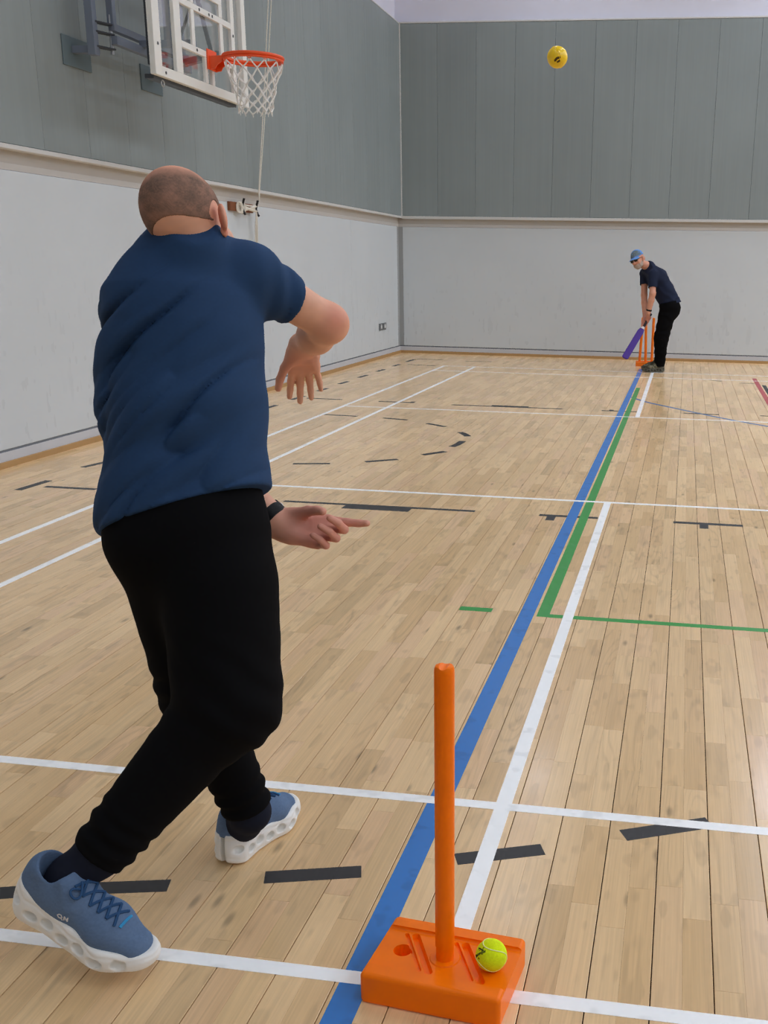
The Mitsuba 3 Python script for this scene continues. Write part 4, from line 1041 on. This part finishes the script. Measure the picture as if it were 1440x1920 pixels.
# T-shirt
vL, vR = unit(eL-sL), unit(eR-sR); qL, qR = sL+vL*.19, sR+vR*.17
SH2 = union([(ecap(np.array([0.2378, 13.4500, 0.8756]), np.array([0.1061, 13.4500, 1.1044]), (.172, .148), (.175, .138), SD), 0), (ecap(np.array([0.1061, 13.4500, 1.1044]), np.array([-0.0003, 13.4500, 1.2893]), (.175, .130), (.19, .130), SD), .05),
             (ecap(np.array([-0.0003, 13.4500, 1.2893]), np.array([-0.1261, 13.4500, 1.4301]), (.19, .125), (.10, .085), SD), .06), (cap(neck2+V3(.02, 0, -.02), sL, .07, .065), .04), (cap(neck2+V3(.02, 0, -.02), sR, .07, .065), .04)])
cn2 = unit(unit(n0-n1)+V3(0, 0, .2))
hb2, hn2 = np.array([0.1896, 13.4500, 0.9399]), unit(V3(.26, 0, -.95))
def shirt2(p):
    d = SH2(p); q = p-hb2; z = q@hn2
    d = d+.006*np.sin(z*70+6*meshkit.noise(p*9))*np.clip(1+z/.16, 0, 1)+.003*np.sin((p@unit(V3(.5, .3, .8)))*60+5*meshkit.noise(p*7))
    d = smax(d, z, .01)
    d = smax(d, (p-(neck2+cn2*.030))@cn2, .008)
    for s_, v_, q_ in ((sL, vL, qL), (sR, vR, qR)):
        d = smin(d, smax(smax(cap(s_, q_+v_*.05, .066, .062)(p), (p-q_)@v_, .004), -np.maximum(cap(s_, q_+v_*.05, .05, .054)(p), (q_-v_*.03-p)@v_), .003), .03)
    return d
pts = np.array([neck2, sL, sR, qL, qR, hip2+V3(.1, 0, 0)])
sh2 = sdf_mesh(shirt2, pts.min(0)-.24, pts.max(0)+.2, .0065, 3)
add(p2+'__shirt', sh2, 'mat_shirt_navy', True)
TR2 = union([(ecap(np.array([0.1702, 13.4500, 1.0191]), np.array([0.2007, 13.4500, 0.8748]), (.16, .130), (.165, .142), SD), 0), (cap(iL2, kL2, .118, .098), .06), (cap(iR2, kR2, .118, .095), .06), (cap(kL2, aL2, .100, .072), .03), (cap(kR2, aR2, .095, .070), .03)])
def trouser2(p):
    d = TR2(p)+.004*np.sin(p[:, 2]*50+6*meshkit.noise(p*8))
    d = smax(d, (.085+.0*p[:, 0])-p[:, 2], .006)
    return smax(d, (p-hb2)@(-hn2)-.04, .006)
pts = np.array([hip2, aL2, aR2, iL2, iR2, kL2])
add(p2+'__trousers', sdf_mesh(trouser2, pts.min(0)-.24, pts.max(0)+.24, .0065, 3), 'mat_trousers', True)
def camo_fn(p, n, uv):
    t = fbm(p.x*38, p.y*38, p.z*38, 2)
    return mix(mix(lin((66, 60, 48)), lin((104, 100, 78)), smoothstep(.42, .5, t)), mi.Color3f(lin((134, 128, 110))), smoothstep(.58, .64, t))
mat('mat_camo', proc(camo_fn), 0.85, 0.2); mat('mat_sole_dark', (92, 88, 76), 0.7, 0.3); mat('mat_lace_dark', (60, 58, 46), 0.8)
for a_, c in ((aL2, 0), (aR2, 1)):
    yd = unit(V3(-.985, -.17, 0)) if c == 0 else unit(V3(-.97, -.24, 0))
    hl = V3(a_[0], a_[1], .002)-yd*.07
    shoe(p2, hl, yd, (0, 0, 1), c == 0, 1.10, ('mat_camo', 'mat_sole_dark', 'mat_lace_dark'), False)
    e = hl+yd*.07+V3(0, 0, .08)
    add(p2+'__sock', sdf_mesh(cap(e, e+V3(0, 0, .08), .034, .040), e-.07, e+.16, .005), 'mat_sock', True)
wv = unit(wL-eL); t_, n_, f_ = orth(wv, V3(0, -1, 0)); a = np.linspace(0, 2*np.pi, 28, endpoint=False)
k = add(p2+'__wristband', cat(*[tube(wL-wv*(.03+o)+.0345*(np.cos(a)[:, None]*t_+np.sin(a)[:, None]*n_), .006, 6, True) for o in (0, .009)]), 'mat_watch', 40)
tag(k, label='dark band round the wrist')
for s in (-1, 1):
    k = fresh(p2+'__eye'); add(p2+'__eye', trimesh.creation.icosphere(2, .0122).apply_translation(hat2(s*.031, .0835, .012)), 'mat_eye_white', True)

# ---- the bat in both hands
mat('mat_bat', (74, 44, 148), 0.4, 0.5); mat('mat_bat_collar', (228, 226, 230), 0.5); mat('mat_bat_grip', (40, 36, 44), 0.7)
bt = thing('cricket_bat', 'purple plastic cricket bat with a white collar, held low in front of the far stumps', 'cricket bat')
Lb = np.linalg.norm(bt0-bt1); bn = unit(FW*-.9+RI*-.2-bd_*((FW*-.9+RI*-.2)@bd_)); bs = np.cross(bd_, bn)
S = Manifold.sphere(.010, 16)
blade = Manifold.batch_hull([S.translate([x, y, z]) for x, y, z in [(-.024, 0, .015), (.024, 0, .015), (-.036, 0, .06), (.036, 0, .06), (-.038, 0, Lb-.02), (.038, 0, Lb-.02), (0, -.026, .05), (0, -.030, Lb-.06), (-.02, -.004, Lb-.01), (.02, -.004, Lb-.01)]])
MB = frame(bt1, bs, bn, bd_)
add(bt+'__blade', tri(blade).apply_transform(MB), 'mat_bat', 35)
add(bt+'__collar', lathe([(0, -.022), (.021, -.022), (.026, -.012), (.030, .012), (0, .014)], 24).apply_transform(MB), 'mat_bat_collar', 35)
add(bt+'__handle', tube([hEnd, hEnd+bd_*.012, bt1-bd_*.01], [.018, .0168, .0165], 14), 'mat_bat_grip', 35)
tag(p2+'__shirt', label='navy T-shirt'); tag(p2+'__trousers', label='black trousers'); tag(p2+'__glasses', label='dark glasses')
tag(bt+'__collar', label='white collar'); tag(rim, label='orange rim'); tag(st+'__stump', label='orange stump')
